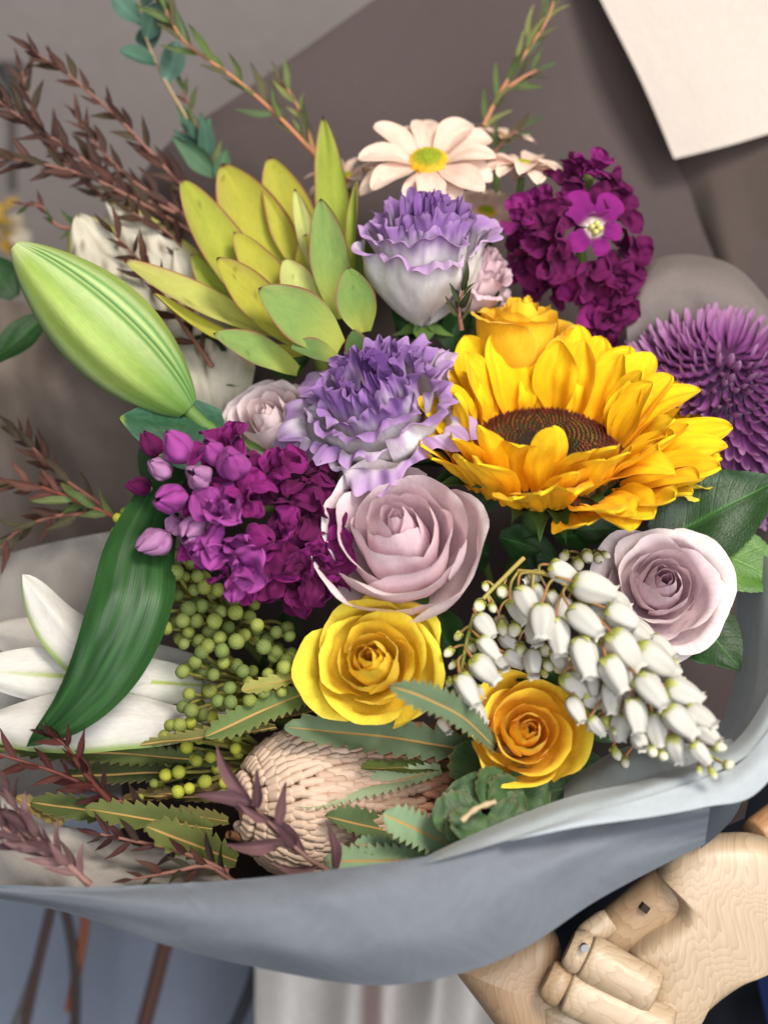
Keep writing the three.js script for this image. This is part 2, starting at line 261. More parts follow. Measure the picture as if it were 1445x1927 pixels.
paperThing('dark_coat', 'dark navy coat in shadow at the lower right', [
  [[900, 1250, -0.16], [1200, 1250, -0.16], [1450, 1250, -0.17], [1750, 1250, -0.16]], [[900, 1600, -0.15], [1200, 1600, -0.15], [1450, 1600, -0.16], [1750, 1600, -0.15]], [[1150, 1950, -0.13], [1250, 1950, -0.13], [1450, 1950, -0.14], [1750, 1950, -0.13]]], paper(hex('#0e1119'), 0, { roughness: 0.8 }), { cat: 'coat', wave: folds(0.008, 2), uw: 0.4, vh: 0.4 });
paperThing('blue_cloth', 'strip of bright blue cloth showing at the lower right edge', [
  [[1420, 1820, -0.1], [1450, 1800, -0.1], [1560, 1790, -0.1]], [[1430, 1870, -0.1], [1470, 1860, -0.1], [1580, 1850, -0.1]], [[1445, 1930, -0.1], [1500, 1920, -0.1], [1600, 1900, -0.1]]], paper(hex('#111b40'), 0), { cat: 'cloth', nu: 8, nv: 8 });
// ---------------------------------------------------------------- layered flowers: roses and ruffled lisianthus
function stemDown(t, base, r, col, len = 0.06) {  // a stem from the flower's base towards the hand
  const inv = t.quaternion.clone().invert(), d = TIE.clone().sub(base).normalize().lerp(FZ.clone().negate(), 0.35).normalize();
  const p1 = d.multiplyScalar(len).applyQuaternion(inv);
  return part(t, 'stem', tube([new V3(0, -0.006, 0), new V3(0, -len * 0.25, 0).lerp(p1, 0.25), p1], r, 7, 8, () => col), M.stem);
}
function layered(name, label, category, o) {
  seed(o.seed);
  const ax = o.axis, H = o.H, R = o.R, base = o.c.clone().addScaledVector(ax, -H * 0.72);
  const q = orient(ax); if (o.spin) q.multiply(new THREE.Quaternion().setFromAxisAngle(new V3(0, 1, 0), o.spin));
  const t = thing(name, label, category, base, q, o.group);
  const N = o.N, open = o.open ?? 1, ruff = o.ruff ?? 0;
  for (let i = 0; i < N; i++) {
    const s = i / (N - 1), phi = i * 2.4 + rnd(-0.3, 0.3), sd = rnd(0, 99);
    const r = R * lerp(o.r0 ?? 0.06, o.r1 ?? 0.78, pow(s, o.rp ?? 0.9)) * rnd(0.96, 1.04), hw = lerp(o.hw0 ?? 2.1, o.hw1 ?? 0.95, pow(s, 0.8));
    const top = H * (1 - (o.sink ?? 0.42) * pow(s, 2.2) * open - (o.dip ?? 0.0) * (1 - s)) * rnd(0.96, 1.03);
    const fl = ss(o.flA ?? 0.3, 1, s) * open, pinch = rnd(0.3, 1), lipk = rnd(0.75, 1.25) * (o.lip ?? 1), f1 = rnd(4, 7), f2 = rnd(11, 17), p1 = rnd(0, 6), p2 = rnd(0, 6), tilt = rnd(-0.05, 0.05);
    const cBase = mix(o.inBase, o.outBase ?? o.inBase, s), cTip = mix(o.inTip, o.outTip, pow(s, 0.7)), tone = rnd(0.94, 1.04);
    const pos = (u, v, out) => {
      const au = abs(u), e = v * (1 - (o.corner ?? 0.2) * pow(au, 3) - tilt * u);
      const k = max(0, (e - 0.8) / 0.2), m = ss(0.5, 1, e);
      const a = phi + u * hw * (0.35 + 0.65 * sin(PI / 2 * min(1, e / 0.5)));
      let rad = r * pow(sin(PI / 2 * min(1, e / 0.64)), 0.75);
      rad *= 1 - (o.close ?? 0.62) * (1 - fl) * pow(max(0, (e - 0.58) / 0.42), 1.6) * (1 - 0.9 * min(1, s * 1.6));
      rad += fl * R * (1 - 0.55 * pow(au, 4)) * (0.16 * pow(max(0, (e - 0.45) / 0.55), 1.6) + 0.12 * lipk * pow(k, 1.3) * (0.6 + 0.4 * au));
      rad += r * 0.09 * u + 0.0009 * (1 - s);
      let y = top * pow(e, 0.92) - fl * lipk * 0.085 * H * pow(k, 2) * (1 + pinch * pow(au, 2)) ;
      const n1 = noise(a * 1.3 + sd, e * 2.2, sd), n2 = noise(a * 3.4, e * 4, sd + 4);
      rad += R * (o.rough ?? 0.05) * (n1 + 0.35 * n2) * (0.25 + s) * min(1, e * 2);
      y += H * 0.05 * (noise(a * 2.1, sd, e) + 0.5 * noise(a * 6, sd, 3)) * m * (0.4 + s);
      if (ruff) {
        const L = a * R / 0.04, m3 = ss(0.72, 1, e);
        const w4 = noise(L * 11, sd, e * 3), w1 = sin(L * f1 + p1 + n1 * 3), w2 = sin(L * f2 + p2 + n2 * 4), w3 = sin(L * f2 * 2.0 + p1 * 2);
        const m2 = m * m * (0.5 + 0.5 * s);
        rad += ruff * R * (m2 * 0.8 * w1 + m * m * 0.26 * w2 + m3 * (0.16 * w2 + 0.16 * w3 + 0.2 * w4));
        y += ruff * R * (m2 * 0.3 * cos(L * f1 * 0.8 + p2) + m3 * (0.22 * cos(L * f2 * 1.3 + p1) + 0.16 * cos(L * f2 * 1.9 + p2) * m3));
      }
      out.set(cos(a) * rad, y, sin(a) * rad);
    };
    const g = sheet(o.nu ?? 22, o.nv ?? 16, pos, (u, v) => {
      const e = v * (1 - 0.2 * pow(abs(u), 3));
      let c = mix(cBase, cTip, o.ramp ? o.ramp(e, u, s, sd) : pow(e, 0.8));
      if (o.edge) c = mix(c, o.edge, 0.55 * ss(0.9, 1, max(v, abs(u) * 0.98)) * s);
      return mul(c, tone * (1 + 0.05 * noise(u * 3 + sd, v * 3, sd)));
    }, (u, v) => [u * r * hw + sd, v * top + sd]);
    part(t, 'petal', g, o.mat ?? M.petal);
  }
  // green sepals and the stem below
  for (let k = 0; k < 5; k++) {
    const a = k * PI * 0.4 + 0.3, d = new V3(cos(a), 0, sin(a)), rr = R * 0.5;
    part(t, 'sepal', blade(d.clone().multiplyScalar(R * 0.08), d.clone().multiplyScalar(rr).setY(-H * 0.05), { w: R * 0.32, n: new V3(0, 1, 0), prof: outline(0.8, 0.3, 0.35, 1, 1), bow: -0.12, cup: 0.3, nv: 8, us: 4, col: () => hex('#58733a') }), M.matteLeaf);
  }
  stemDown(t, base, 0.0026, hex('#4d6a35'));
  return t;
}
const mauve = { inBase: hex('#e8bdcb'), outBase: hex('#ecd0d2'), inTip: hex('#ecccd6'), outTip: hex('#f5e4e8'), edge: hex('#f4eae8'), rp: 1.15, N: 18, mat: M.soft, corner: 0.36, hw1: 1.15, rough: 0.07 };
layered('rose', 'large pale mauve rose in the middle below the ruffled purple bloom', 'rose', { c: P(752, 1000, 0.045), axis: dir(-0.13, 0.48, 0.86), R: 0.0445, H: 0.06, seed: 6, ...mauve, open: 0.62, sink: 0.38, spin: 0.6, lip: 0.9 });
layered('rose', 'mauve rose with a tight dark spiral heart beside the white bell sprig', 'rose', { c: P(1247, 1098, 0.03), axis: dir(-0.05, 0.3, 0.95), R: 0.0345, H: 0.042, seed: 11, ...mauve, N: 21, inBase: hex('#cfa4ba'), inTip: hex('#dcbac9'), outTip: hex('#f0e3e3'), open: 1.1, sink: 0.45, spin: 2.2, lip: 1.1 });
layered('rose', 'small pale mauve rose tucked left of the middle ruffled purple bloom', 'rose', { c: P(505, 790, -0.012), axis: dir(-0.25, 0.45, 0.85), R: 0.029, H: 0.046, seed: 21, ...mauve, inBase: hex('#e2c6c8'), inTip: hex('#ead4d4'), open: 0.8, spin: 1 });
const yellow = { inBase: hex('#ffd030'), outBase: hex('#ffdc38'), inTip: hex('#ffdb38'), outTip: hex('#ffe84c'), edge: hex('#fde858'), rp: 1.2, hw1: 1.15, rough: 0.07, mat: M.soft, corner: 0.34 };
layered('rose', 'open lemon yellow rose directly below the large mauve rose', 'rose', { c: P(698, 1243, 0.055), axis: dir(-0.12, 0.3, 0.95), R: 0.0335, H: 0.044, seed: 31, ...yellow, N: 19, open: 0.95, sink: 0.45, spin: 0.4, r0: 0.1, rough: 0.1, lip: 1.1 });
layered('rose', 'golden yellow rose with a tight spiral at the edge of the frosted tissue', 'rose', { c: P(993, 1375, 0.06), axis: dir(0.02, 0.28, 0.96), R: 0.0285, H: 0.04, seed: 41, ...yellow, N: 18, inBase: hex('#ffc324'), outBase: hex('#ffc828'), inTip: hex('#ffcb2c'), outTip: hex('#ffd63a'), open: 0.85, sink: 0.4, spin: 3 });
layered('rose', 'yellow rose seen from its side behind the top of the sunflower', 'rose', { c: P(985, 610, -0.02), axis: dir(0.1, 0.93, 0.3), R: 0.028, H: 0.044, seed: 51, ...yellow, N: 16, outTip: hex('#fcc428'), open: 0.9, sink: 0.15, lip: 1.5 });
layered('rose', 'pale yellow rose peeping out right of the sunflower petals', 'rose', { c: P(1310, 865, -0.006), axis: dir(0.55, 0.5, 0.65), R: 0.023, H: 0.034, N: 16, seed: 61, ...yellow, open: 1 });
const lis = { close: 0.3, nu: 150, nv: 26, ruff: 0.13, hw0: 1.3, hw1: 1.2, rp: 0.75, N: 20, rough: 0.09, corner: 0.12, mat: M.crisp,
  inBase: hex('#d8c8d8'), outBase: hex('#f0ece8'), inTip: hex('#80539c'), outTip: hex('#a57db8'), edge: hex('#d0b0d2'), lip: 1.3, flA: 0.1, r0: 0.14 };
layered('lisianthus', 'upper ruffled lisianthus with purple frills over a white cup', 'lisianthus', { ...lis, c: P(803, 436, -0.008), axis: dir(0.02, 0.86, 0.5), R: 0.0325, H: 0.066, seed: 71, N: 15, open: 0.85, sink: 0.3, ruff: 0.13,
  ramp: (e, u, s, sd) => ss(lerp(0.45, 0.6, s), lerp(0.75, 1.0, s), e + 0.12 * noise(u * 9, e * 3, sd)) });
layered('lisianthus', 'large ruffled purple lisianthus in the middle left of the sunflower', 'lisianthus', { ...lis, c: P(698, 728, 0.02), axis: dir(-0.28, 0.68, 0.68), R: 0.0445, H: 0.054, seed: 84, N: 16, open: 1.05, sink: 0.5, ruff: 0.125, r0: 0.2, flA: 0, lip: 1.6, spin: 1,
  ramp: (e, u, s, sd) => ss(lerp(0.35, 0.62, s), lerp(0.8, 1.02, s), e + 0.2 * noise(u * 3, e * 2, sd) + 0.12 * noise(u * 12, e * 3, sd)) });
layered('lisianthus', 'pale lilac and peach frilled bloom half hidden behind the upper lisianthus', 'lisianthus', { ...lis, c: P(905, 505, -0.035), axis: dir(0.35, 0.75, 0.55), R: 0.021, H: 0.04, seed: 93, N: 14, inTip: hex('#d9b9c4'), outTip: hex('#dcc0cb'), outBase: hex('#eee3dc'), inBase: hex('#eecbb4'), edge: hex('#d8b6cc'), ruff: 0.1 });

// ---------------------------------------------------------------- sunflower
{
  seed(5);
  const ax = dir(-0.03, 0.79, 0.61), c = P(1022, 846, 0.008), q = orient(ax), R = 0.0375;
  const t = thing('sunflower', 'large yellow sunflower with a dark brown disc', 'sunflower', c, q);
  const disc = new THREE.LatheGeometry([[0, -0.003], [0.012, -0.0005], [0.022, 0.001], [0.033, 0.001], [0.038, -0.004], [0.033, -0.012], [0.016, -0.02], [0, -0.022]].map(([x, y]) => new THREE.Vector2(x, y)).reverse(), 40);
  const dp = disc.attributes.position, dc = new Float32Array(dp.count * 3);
  for (let i = 0; i < dp.count; i++) { const r = Math.hypot(dp.getX(i), dp.getZ(i)), k = dp.getY(i) < -0.0035 ? hex('#43592a') : mix(hex('#171208'), hex('#2e130a'), ss(0.01, 0.03, r)); dc.set(k, i * 3); }
  disc.setAttribute('color', new THREE.BufferAttribute(dc, 3));
  const dm = part(t, 'disc', disc, M.stem);
  const fl = new THREE.InstancedMesh(new THREE.ConeGeometry(0.0008, 0.0032, 5), new THREE.MeshStandardMaterial({ roughness: 0.7 }), 1000);
  const mm = new THREE.Matrix4(), cc = new THREE.Color();
  for (let i = 0; i < 1000; i++) {
    const r = 0.0375 * Math.sqrt((i + 0.5) / 1000), a = i * 2.39996, y = r < 0.022 ? lerp(-0.003, 0.001, ss(0, 0.022, r)) : r < 0.033 ? 0.001 : lerp(0.001, -0.004, (r - 0.033) / 0.005);
    mm.makeRotationFromEuler(new THREE.Euler(rnd(-0.3, 0.3) + sin(a) * -0.3, 0, rnd(-0.3, 0.3) + cos(a) * 0.3)); const sc = lerp(0.7, 1.25, r / 0.035); mm.scale(new V3(sc, sc * rnd(0.8, 1.3), sc)); mm.setPosition(cos(a) * r, y + 0.0004, sin(a) * r);
    fl.setMatrixAt(i, mm);
    const k = mix(mix(hex('#2b2411'), hex('#7a5220'), ss(0.010, 0.02, r)), hex('#6a2414'), ss(0.024, 0.031, r)); cc.setRGB(k[0] * rnd(0.5, 1.5), k[1] * rnd(0.5, 1.5), k[2]); fl.setColorAt(i, cc);
  }
  fl.name = 'disc_floret'; fl.userData.kind = 'stuff'; fl.castShadow = fl.receiveShadow = true; dm.add(fl);
  const ray = (deg, el, L, W, k, o = {}) => {
    const a = deg * PI / 180, out = new V3(cos(a), 0, -sin(a)), e = el * PI / 180, r0 = R * lerp(0.93, 1.05, 1 - k);
    const b = out.clone().multiplyScalar(r0).setY(-0.002 - (1 - k) * 0.004), d = out.clone().multiplyScalar(cos(e)).add(new V3(0, sin(e), 0));
    d.addScaledVector(new V3(sin(a), 0, cos(a)), o.lean ?? rnd(-0.1, 0.1)).normalize();
    const tipp = b.clone().addScaledVector(d, L), n = new V3(0, cos(e), 0).addScaledVector(out, -sin(e)).addScaledVector(new V3(sin(a), 0, cos(a)), rnd(-0.3, 0.3));
    const ph = rnd(0, 6), tone = rnd(0.9, 1.05), sd = rnd(0, 99);
    part(t, 'petal', blade(b, tipp, { w: W, n, prof: outline(0.36, 0.5, 0.45, 2.2, 0.6), bow: o.bow ?? rnd(-0.02, 0.12), cup: o.cup ?? rnd(0.1, 0.38), curl: o.curl ?? rnd(-0.1, 0.14), nz: 0.05, ruf: 0.12, rf: 7, us: 16, nv: 16, seed: sd, ridge: 0.05,
      col: (u, v) => mul(mix(hex('#ffb410'), mix(hex('#ffc512'), hex('#ffd424'), ss(0.4, 1, v)), ss(0, 0.45, v)), tone * (0.97 + 0.05 * sin(u * 16 + ph))) }), M.petal);
  };
  for (let i = 0; i < 30; i++) { // outer ring
    const deg = i * 12 + rnd(-2.5, 2.5), back = sin(deg * PI / 180), right = cos(deg * PI / 180);
    const el = back > 0.2 ? lerp(36, 48, back) + rnd(-8, 8) : right > 0.15 ? lerp(17, 30, -back) + rnd(-5, 7) : right < -0.3 ? 54 + rnd(-7, 7) : 54 + rnd(-8, 6);
    const L = back > 0.2 ? 0.041 : right > 0.15 ? lerp(0.037, 0.046, right) : right < -0.3 ? 0.038 : 0.040;
    ray(deg, el, L * rnd(0.9, 1.08), rnd(0.021, 0.026), 0);
  }
  for (let i = 0; i < 10; i++) ray(-78 + i * 12 + rnd(-2, 2), lerp(24, 8, i / 9) + rnd(-4, 4), lerp(0.034, 0.044, i / 9), rnd(0.022, 0.026), -0.3);
  for (let i = 0; i < 21; i++) { // inner ring, standing up round the disc
    const deg = i * 360 / 21 + 7 + rnd(-5, 5), back = sin(deg * PI / 180), right = cos(deg * PI / 180);
    const el = back > 0 ? 68 + rnd(-10, 8) : right > 0.5 ? 40 + rnd(-10, 8) : 68 + rnd(-8, 8);
    ray(deg, el, (back > 0.1 ? 0.039 : right > 0.4 ? 0.040 : 0.042) * rnd(0.85, 1.1), rnd(0.019, 0.024), 1, { cup: rnd(0.2, 0.55) });
  }
  for (let i = 0; i < 6; i++) ray(-18 - i * 13 + rnd(-2, 2), 56 + rnd(-5, 5), rnd(0.034, 0.040), rnd(0.021, 0.024), 0.8, { cup: 0.3 });
  for (let i = 0; i < 5; i++) ray([100, 60, 200, 140, 20][i], 86, 0.018 + 0.003 * i, 0.009, 1, { curl: -0.4 });
  for (let i = 0; i < 22; i++) { // green bracts underneath
    const a = i * PI * 2 / 22 + rnd(-0.1, 0.1), out = new V3(cos(a), 0, -sin(a)), front = -sin(a);
    const b = out.clone().multiplyScalar(R * 0.82).setY(-0.011 - (i % 2) * 0.003), tipp = out.clone().multiplyScalar(R * 1.0 + (front > 0.4 ? 0.012 : 0.018) + rnd(0, 0.009)).setY(front > 0.3 ? rnd(-0.004, 0.006) : rnd(-0.016, -0.006));
    part(t, 'bract', blade(b, tipp, { w: 0.017, n: new V3(0, 1, 0).addScaledVector(out, -0.3), prof: outline(0.9, 0.2, 0.25, 1.1, 1.2), cup: 0.4, bow: 0.1, curl: rnd(-0.45, 0.1), us: 6, nv: 12, nz: 0.04, col: (u, v) => mix(hex('#233a1c'), hex('#405c26'), v * 0.6 + 0.3 * pow(abs(u), 4)) }), M.matteLeaf);
  }
  stemDown(t, c, 0.006, hex('#486330'), 0.09);
}

// ---------------------------------------------------------------- daisies
function daisy(label, c, ax, R, disc, N, o = {}) {
  seed(o.seed ?? 7);
  const t = thing('daisy', label, 'daisy', c, orient(ax));
  const dome = new THREE.SphereGeometry(disc, 24, 12, 0, PI * 2, 0, PI / 2); dome.scale(1, 0.5, 1);
  const dp = dome.attributes.position, dc = new Float32Array(dp.count * 3);
  for (let i = 0; i < dp.count; i++) dc.set(mix(hex('#9aa324'), hex('#d6b028'), ss(0.5, 1, Math.hypot(dp.getX(i), dp.getZ(i)) / disc)), i * 3);
  dome.setAttribute('color', new THREE.BufferAttribute(dc, 3));
  const dm = part(t, 'disc', dome, M.stem);
  const fl = new THREE.InstancedMesh(new THREE.SphereGeometry(disc * 0.055, 5, 4), new THREE.MeshStandardMaterial({ roughness: 0.7 }), 260), mm = new THREE.Matrix4(), cc = new THREE.Color();
  for (let i = 0; i < 260; i++) { const k = (i + 0.5) / 260, r = disc * Math.sqrt(k) * 0.99, a = i * 2.4; mm.makeScale(1, rnd(1, 2), 1); mm.setPosition(cos(a) * r, disc * 0.5 * Math.sqrt(max(0, 1 - k * 0.98)), sin(a) * r); fl.setMatrixAt(i, mm); const q = mix(hex('#93a01c'), hex('#e0b11c'), ss(0.2, 0.9, k)); cc.setRGB(...mul(q, rnd(0.8, 1.15))); fl.setColorAt(i, cc); }
  fl.name = 'disc_floret'; fl.userData.kind = 'stuff'; dm.add(fl);
  for (let i = 0; i < N; i++) {
    const a = i * PI * 2 / N + rnd(-0.12, 0.12), out = new V3(cos(a), 0, sin(a)), row = i % 2, el = (o.el ?? 0.25) + rnd(-0.2, 0.15) - row * 0.15;
    const b = out.clone().multiplyScalar(disc * 0.7).setY(-0.001 * row), tipp = b.clone().addScaledVector(out, (R - disc * 0.7) * cos(el) * rnd(0.9, 1.08)).add(new V3(0, sin(el) * R * 0.8, 0));
    const tone = rnd(0.93, 1.04), ph = rnd(0, 6);
    part(t, 'petal', blade(b, tipp, { w: R * (o.w ?? 0.44) * rnd(0.88, 1.1), n: new V3(0, 1, 0).addScaledVector(out, -0.2).add(new V3(rnd(-0.25, 0.25), 0, rnd(-0.25, 0.25))), prof: outline(0.35, 0.6, 0.55, 2.2, 0.55), cup: rnd(0.1, 0.45), bow: 0.06, curl: rnd(-0.3, 0), nz: 0.045, us: 8, nv: 14,
      col: (u, v) => mul(mix(hex('#e8c5b3'), hex('#f0d5c3'), v), tone * (0.98 + 0.03 * sin(u * 9 + ph))) }), M.petal);
  }
  stemDown(t, c, 0.0018, hex('#5a7038'), 0.07); return t;
}
daisy('large cream daisy with a green yellow centre at the top of the bouquet', P(806, 306, -0.045), dir(-0.04, 0.62, 0.78), 0.0355, 0.0100, 16, { seed: 8 });
daisy('smaller cream daisy seen from its side left of the purple stock', P(985, 312, -0.055), dir(0.12, 0.93, 0.35), 0.025, 0.006, 15, { seed: 9, el: 0.1 });
daisy('cream daisy almost hidden behind the leafy twig at the top right', P(948, 262, -0.085), dir(0.2, 0.9, 0.3), 0.018, 0.005, 11, { seed: 10, el: 0.5 });
daisy('pale cream daisy almost hidden behind the yellow green bracts', P(650, 335, -0.08), dir(-0.2, 0.8, 0.5), 0.021, 0.005, 12, { seed: 12, el: 0.35 });
daisy('pale peach daisy in shade between the lisianthus and purple stock', P(915, 400, -0.085), dir(0.1, 0.6, 0.7), 0.022, 0.005, 12, { seed: 13, el: 0.2 });
// ---------------------------------------------------------------- purple stock: spikes of crumpled double florets
const stockCols = { dark: [hex('#40082c'), hex('#5f1249')], mid: [hex('#5c1048'), hex('#7f1f69')], bright: [hex('#772470'), hex('#9c4490')], cream: [hex('#b9b36a'), hex('#d8cf9a')], pale: [hex('#7d3f78'), hex('#a876a0')] };
const stockPetals = {};
for (const [k, [a, b]] of Object.entries(stockCols)) {
  seed(k.length * 3 + 1); stockPetals[k] = [];
  for (let i = 0; i < 6; i++) {
    const sd = rnd(0, 99), tone = rnd(0.85, 1.1);
    stockPetals[k].push(blade(new V3(0, 0, 0), new V3(0, 1, 0), { w: rnd(0.62, 1.0), n: new V3(0, 0, 1), prof: outline(0.2, 0.62, 0.6, 2.4, 0.5), cup: rnd(-0.2, 0.6), fold: rnd(-0.2, 0.35), bow: rnd(-0.08, 0.2), curl: rnd(-0.6, 0.35), nz: 0.2, ruf: 0.3, rf: 7, side: rnd(-0.12, 0.12), us: 14, nv: 18, seed: sd, col: (u, v) => mul(mix(a, b, ss(0, 0.9, v + 0.3 * noise(u * 4, v * 4, sd))), tone), uvf: (u, v) => [u * 0.006, v * 0.012] }));
  }
}
const eyePetal = blade(new V3(0, 0, 0), new V3(0, 1, 0), { w: 0.78, n: new V3(0, 0, 1), prof: outline(0.25, 0.65, 0.6, 2.4, 0.5), cup: 0.1, nz: 0.1, ruf: 0.15, curl: -0.2, us: 12, nv: 16, col: (u, v) => mix(hex('#e6dcc9'), mix(hex('#5e1258'), hex('#8a2078'), v), ss(0.02, 0.3, v)), uvf: (u, v) => [u * 0.006, v * 0.012] });
const budPetals = {};
for (const [k, [a, b]] of Object.entries(stockCols)) budPetals[k] = [0, 1, 2].map((i) => sheet(14, 14, (u, v, q) => { const th = u * 1.45, r = 0.5 * pow(sin(PI * lerp(0.06, 0.93 + 0.03 * i, pow(v, 0.85))), 0.75) * (1 + 0.07 * u + 0.08 * cos(u * 4 + i) + 0.16 * noise(u * 2, v * 3, i + 3)); q.set(cos(th) * r, v * (1.12 - 0.3 * u * u) + 0.04 * noise(u * 4, v, i), sin(th) * r); }, (u, v) => mul(mix(b, a, ss(0.1, 0.9, abs(u) * 0.7 + 0.4 * noise(u * 3, v * 4, i))), 1 + 0.15 * noise(u * 9, v * 2, i)), (u, v) => [u * 0.006, v * 0.012]));
function floret(t, pos, ax, R, kind, style) {
  if (style === 'full') R *= 0.96;
  const g = new THREE.Group(); g.name = 'floret'; g.position.copy(pos).sub(t.position); g.quaternion.copy(orient(ax, new V3(rnd(-1, 1), rnd(-1, 1), rnd(-1, 1)).normalize())); t.add(g);
  const n = style === 'bud' ? 5 : style === 'eye' ? 5 : 6, y = new V3(0, 1, 0);
  if (style === 'bud') for (let i = 0; i < 4; i++) { const m = new THREE.Mesh(budPetals[kind][i % 3], M.velvet); m.name = 'petal'; m.rotation.y = i * 1.75 + rnd(-0.3, 0.3); m.rotation.z = rnd(-0.06, 0.06); m.scale.set(R * (1 - 0.03 * i) * 1.15, R * 1.22 * rnd(0.9, 1.1), R * (1 - 0.03 * i) * 1.05); m.castShadow = m.receiveShadow = true; g.add(m); }
  else for (let i = 0; i < n; i++) {
    const s = i / (n - 1), a = i * 2.4 + rnd(-0.6, 0.6), el = style === 'bud' ? rnd(1.3, 1.5) : style === 'eye' ? rnd(0.1, 0.35) : lerp(1.3, 0.05, pow(s, 0.8)) + rnd(-0.4, 0.4);
    const aa = style === 'eye' ? i * PI * 0.4 + rnd(-0.2, 0.2) : a;
    const m = new THREE.Mesh(style === 'eye' ? eyePetal : stockPetals[kind][Math.floor(rnd(0, 6))], M.velvet); m.name = 'petal'; m.castShadow = m.receiveShadow = true;
    const out = new V3(cos(aa), 0, sin(aa)), d = out.clone().multiplyScalar(cos(el)).add(new V3(0, sin(el), 0)), nrm = y.clone().multiplyScalar(cos(el)).addScaledVector(out, -sin(el));
    m.quaternion.setFromRotationMatrix(new THREE.Matrix4().makeBasis(new V3().crossVectors(d, nrm), d, nrm)); if (style === 'full') m.rotateY(rnd(-0.6, 0.6));
    const L = R * (style === 'bud' ? rnd(1.0, 1.15) : lerp(0.8, 1.08, s) * rnd(0.8, 1.2)); m.scale.set(L * (style === 'bud' ? 1.05 : 1.05), L, L); m.position.copy(out).multiplyScalar(R * (style === 'bud' ? 0.24 : 0.1)); g.add(m);
  }
  if (style === 'eye') for (let i = 0; i < 4; i++) { const st = new THREE.Mesh(new THREE.SphereGeometry(R * 0.1, 8, 6), tint(hex('#c9c97a'))); st.name = 'stamen'; st.position.set(cos(i * 1.6) * R * 0.13, R * 0.12, sin(i * 1.6) * R * 0.13); st.scale.y = 1.8; g.add(st); }
  if (style === 'bud') part(g, 'calyx', new THREE.LatheGeometry([[0.02, -0.1], [0.2, 0], [0.3, 0.25], [0.32, 0.55], [0.3, 0.56]].map(([x, yy]) => new THREE.Vector2(x * R, yy * R)), 12), tint(hex('#8f9170')));
}
function stock(label, sd, axisPts, list) {
  seed(sd);
  const t = thing('stock', label, 'stock flower', axisPts[0].clone());
  part(t, 'stem', tube(axisPts, 0.0028, 8, 16, () => hex('#6f7d3c')), M.stem, true);
  for (const [x, y, d, r, k, st, ax] of list) floret(t, P(x, y, d), dir(...ax), r * PX, k, st);
}
stock('deep purple stock spike with pale buds at its tip lying on green berries', 3, [P(300, 950, 0.035), P(420, 960, 0.03), P(560, 960, 0.02), P(650, 1150, -0.03)], [
  [318, 895, 0.045, 36, 'pale', 'bud', [-0.6, 0.5, 0.7]], [345, 935, 0.05, 46, 'bright', 'bud', [-0.6, -0.1, 0.8]], [318, 1010, 0.045, 46, 'pale', 'bud', [-0.7, -0.4, 0.6]],
  [348, 868, 0.045, 48, 'bright', 'bud', [-0.4, 0.8, 0.5]], [300, 858, 0.03, 36, 'dark', 'bud', [-0.5, 0.8, 0.2]], [385, 905, 0.05, 40, 'pale', 'bud', [-0.3, 0.2, 0.9]], [285, 920, 0.03, 32, 'dark', 'bud', [-0.8, 0.2, 0.2]],
  [330, 925, 0.04, 34, 'mid', 'bud', [-0.4, -0.3, 0.8]], [372, 945, 0.045, 36, 'mid', 'full', [-0.3, -0.1, 0.9]], [395, 935, 0.052, 40, 'bright', 'bud', [0.1, -0.2, 0.9]], [350, 985, 0.04, 36, 'pale', 'full', [-0.4, -0.2, 0.8]], [385, 1010, 0.05, 38, 'bright', 'bud', [-0.3, -0.5, 0.8]], [408, 865, 0.048, 40, 'bright', 'bud', [-0.2, 0.5, 0.9]], [335, 845, 0.03, 32, 'mid', 'full', [-0.3, 0.7, 0.4]], [425, 850, 0.045, 62, 'mid', 'full', [-0.1, 0.75, 0.65]], [440, 885, 0.052, 52, 'bright', 'bud', [0.0, 0.3, 0.9]], [400, 880, 0.045, 46, 'mid', 'full', [-0.4, 0.5, 0.8]],
  [375, 985, 0.05, 44, 'pale', 'bud', [-0.3, -0.4, 0.8]], [425, 970, 0.06, 60, 'bright', 'full', [-0.2, 0, 1]], [455, 935, 0.055, 52, 'mid', 'full', [0.2, 0.4, 0.9]], [370, 1025, 0.05, 46, 'mid', 'full', [-0.4, -0.5, 0.8]],
  [420, 1030, 0.056, 56, 'bright', 'full', [-0.1, -0.4, 0.9]], [455, 1065, 0.056, 62, 'bright', 'full', [0.1, -0.6, 0.8]], [430, 1085, 0.05, 50, 'mid', 'full', [-0.2, -0.7, 0.6]], [475, 1010, 0.055, 48, 'mid', 'bud', [0.5, -0.1, 0.9]],
  [500, 885, 0.035, 62, 'mid', 'full', [0.1, 0.7, 0.7]], [480, 915, 0.035, 52, 'dark', 'full', [0.2, 0.4, 0.8]], [575, 900, 0.032, 68, 'dark', 'full', [0.1, 0.55, 0.8]], [625, 905, 0.02, 60, 'dark', 'full', [0.5, 0.5, 0.6]], [530, 950, 0.038, 62, 'dark', 'full', [0.1, 0.3, 0.9]],
  [585, 965, 0.036, 62, 'dark', 'full', [0.2, 0.1, 0.95]], [520, 1010, 0.042, 66, 'mid', 'full', [0, 0, 1]], [510, 1060, 0.042, 64, 'dark', 'full', [0, -0.3, 0.95]], [580, 1070, 0.046, 64, 'dark', 'full', [0.1, 0, 1]], [605, 1050, 0.042, 54, 'mid', 'full', [0.3, 0.1, 0.9]],
  [565, 1105, 0.03, 62, 'dark', 'full', [-0.1, -0.5, 0.85]], [612, 1095, 0.03, 54, 'mid', 'full', [0.2, -0.3, 0.9]], [520, 1085, 0.02, 54, 'dark', 'full', [-0.2, -0.6, 0.7]], [640, 1000, 0.02, 60, 'dark', 'full', [0.4, 0.1, 0.9]], [555, 1020, 0.026, 66, 'dark', 'full', [0, 0, 1]]]);
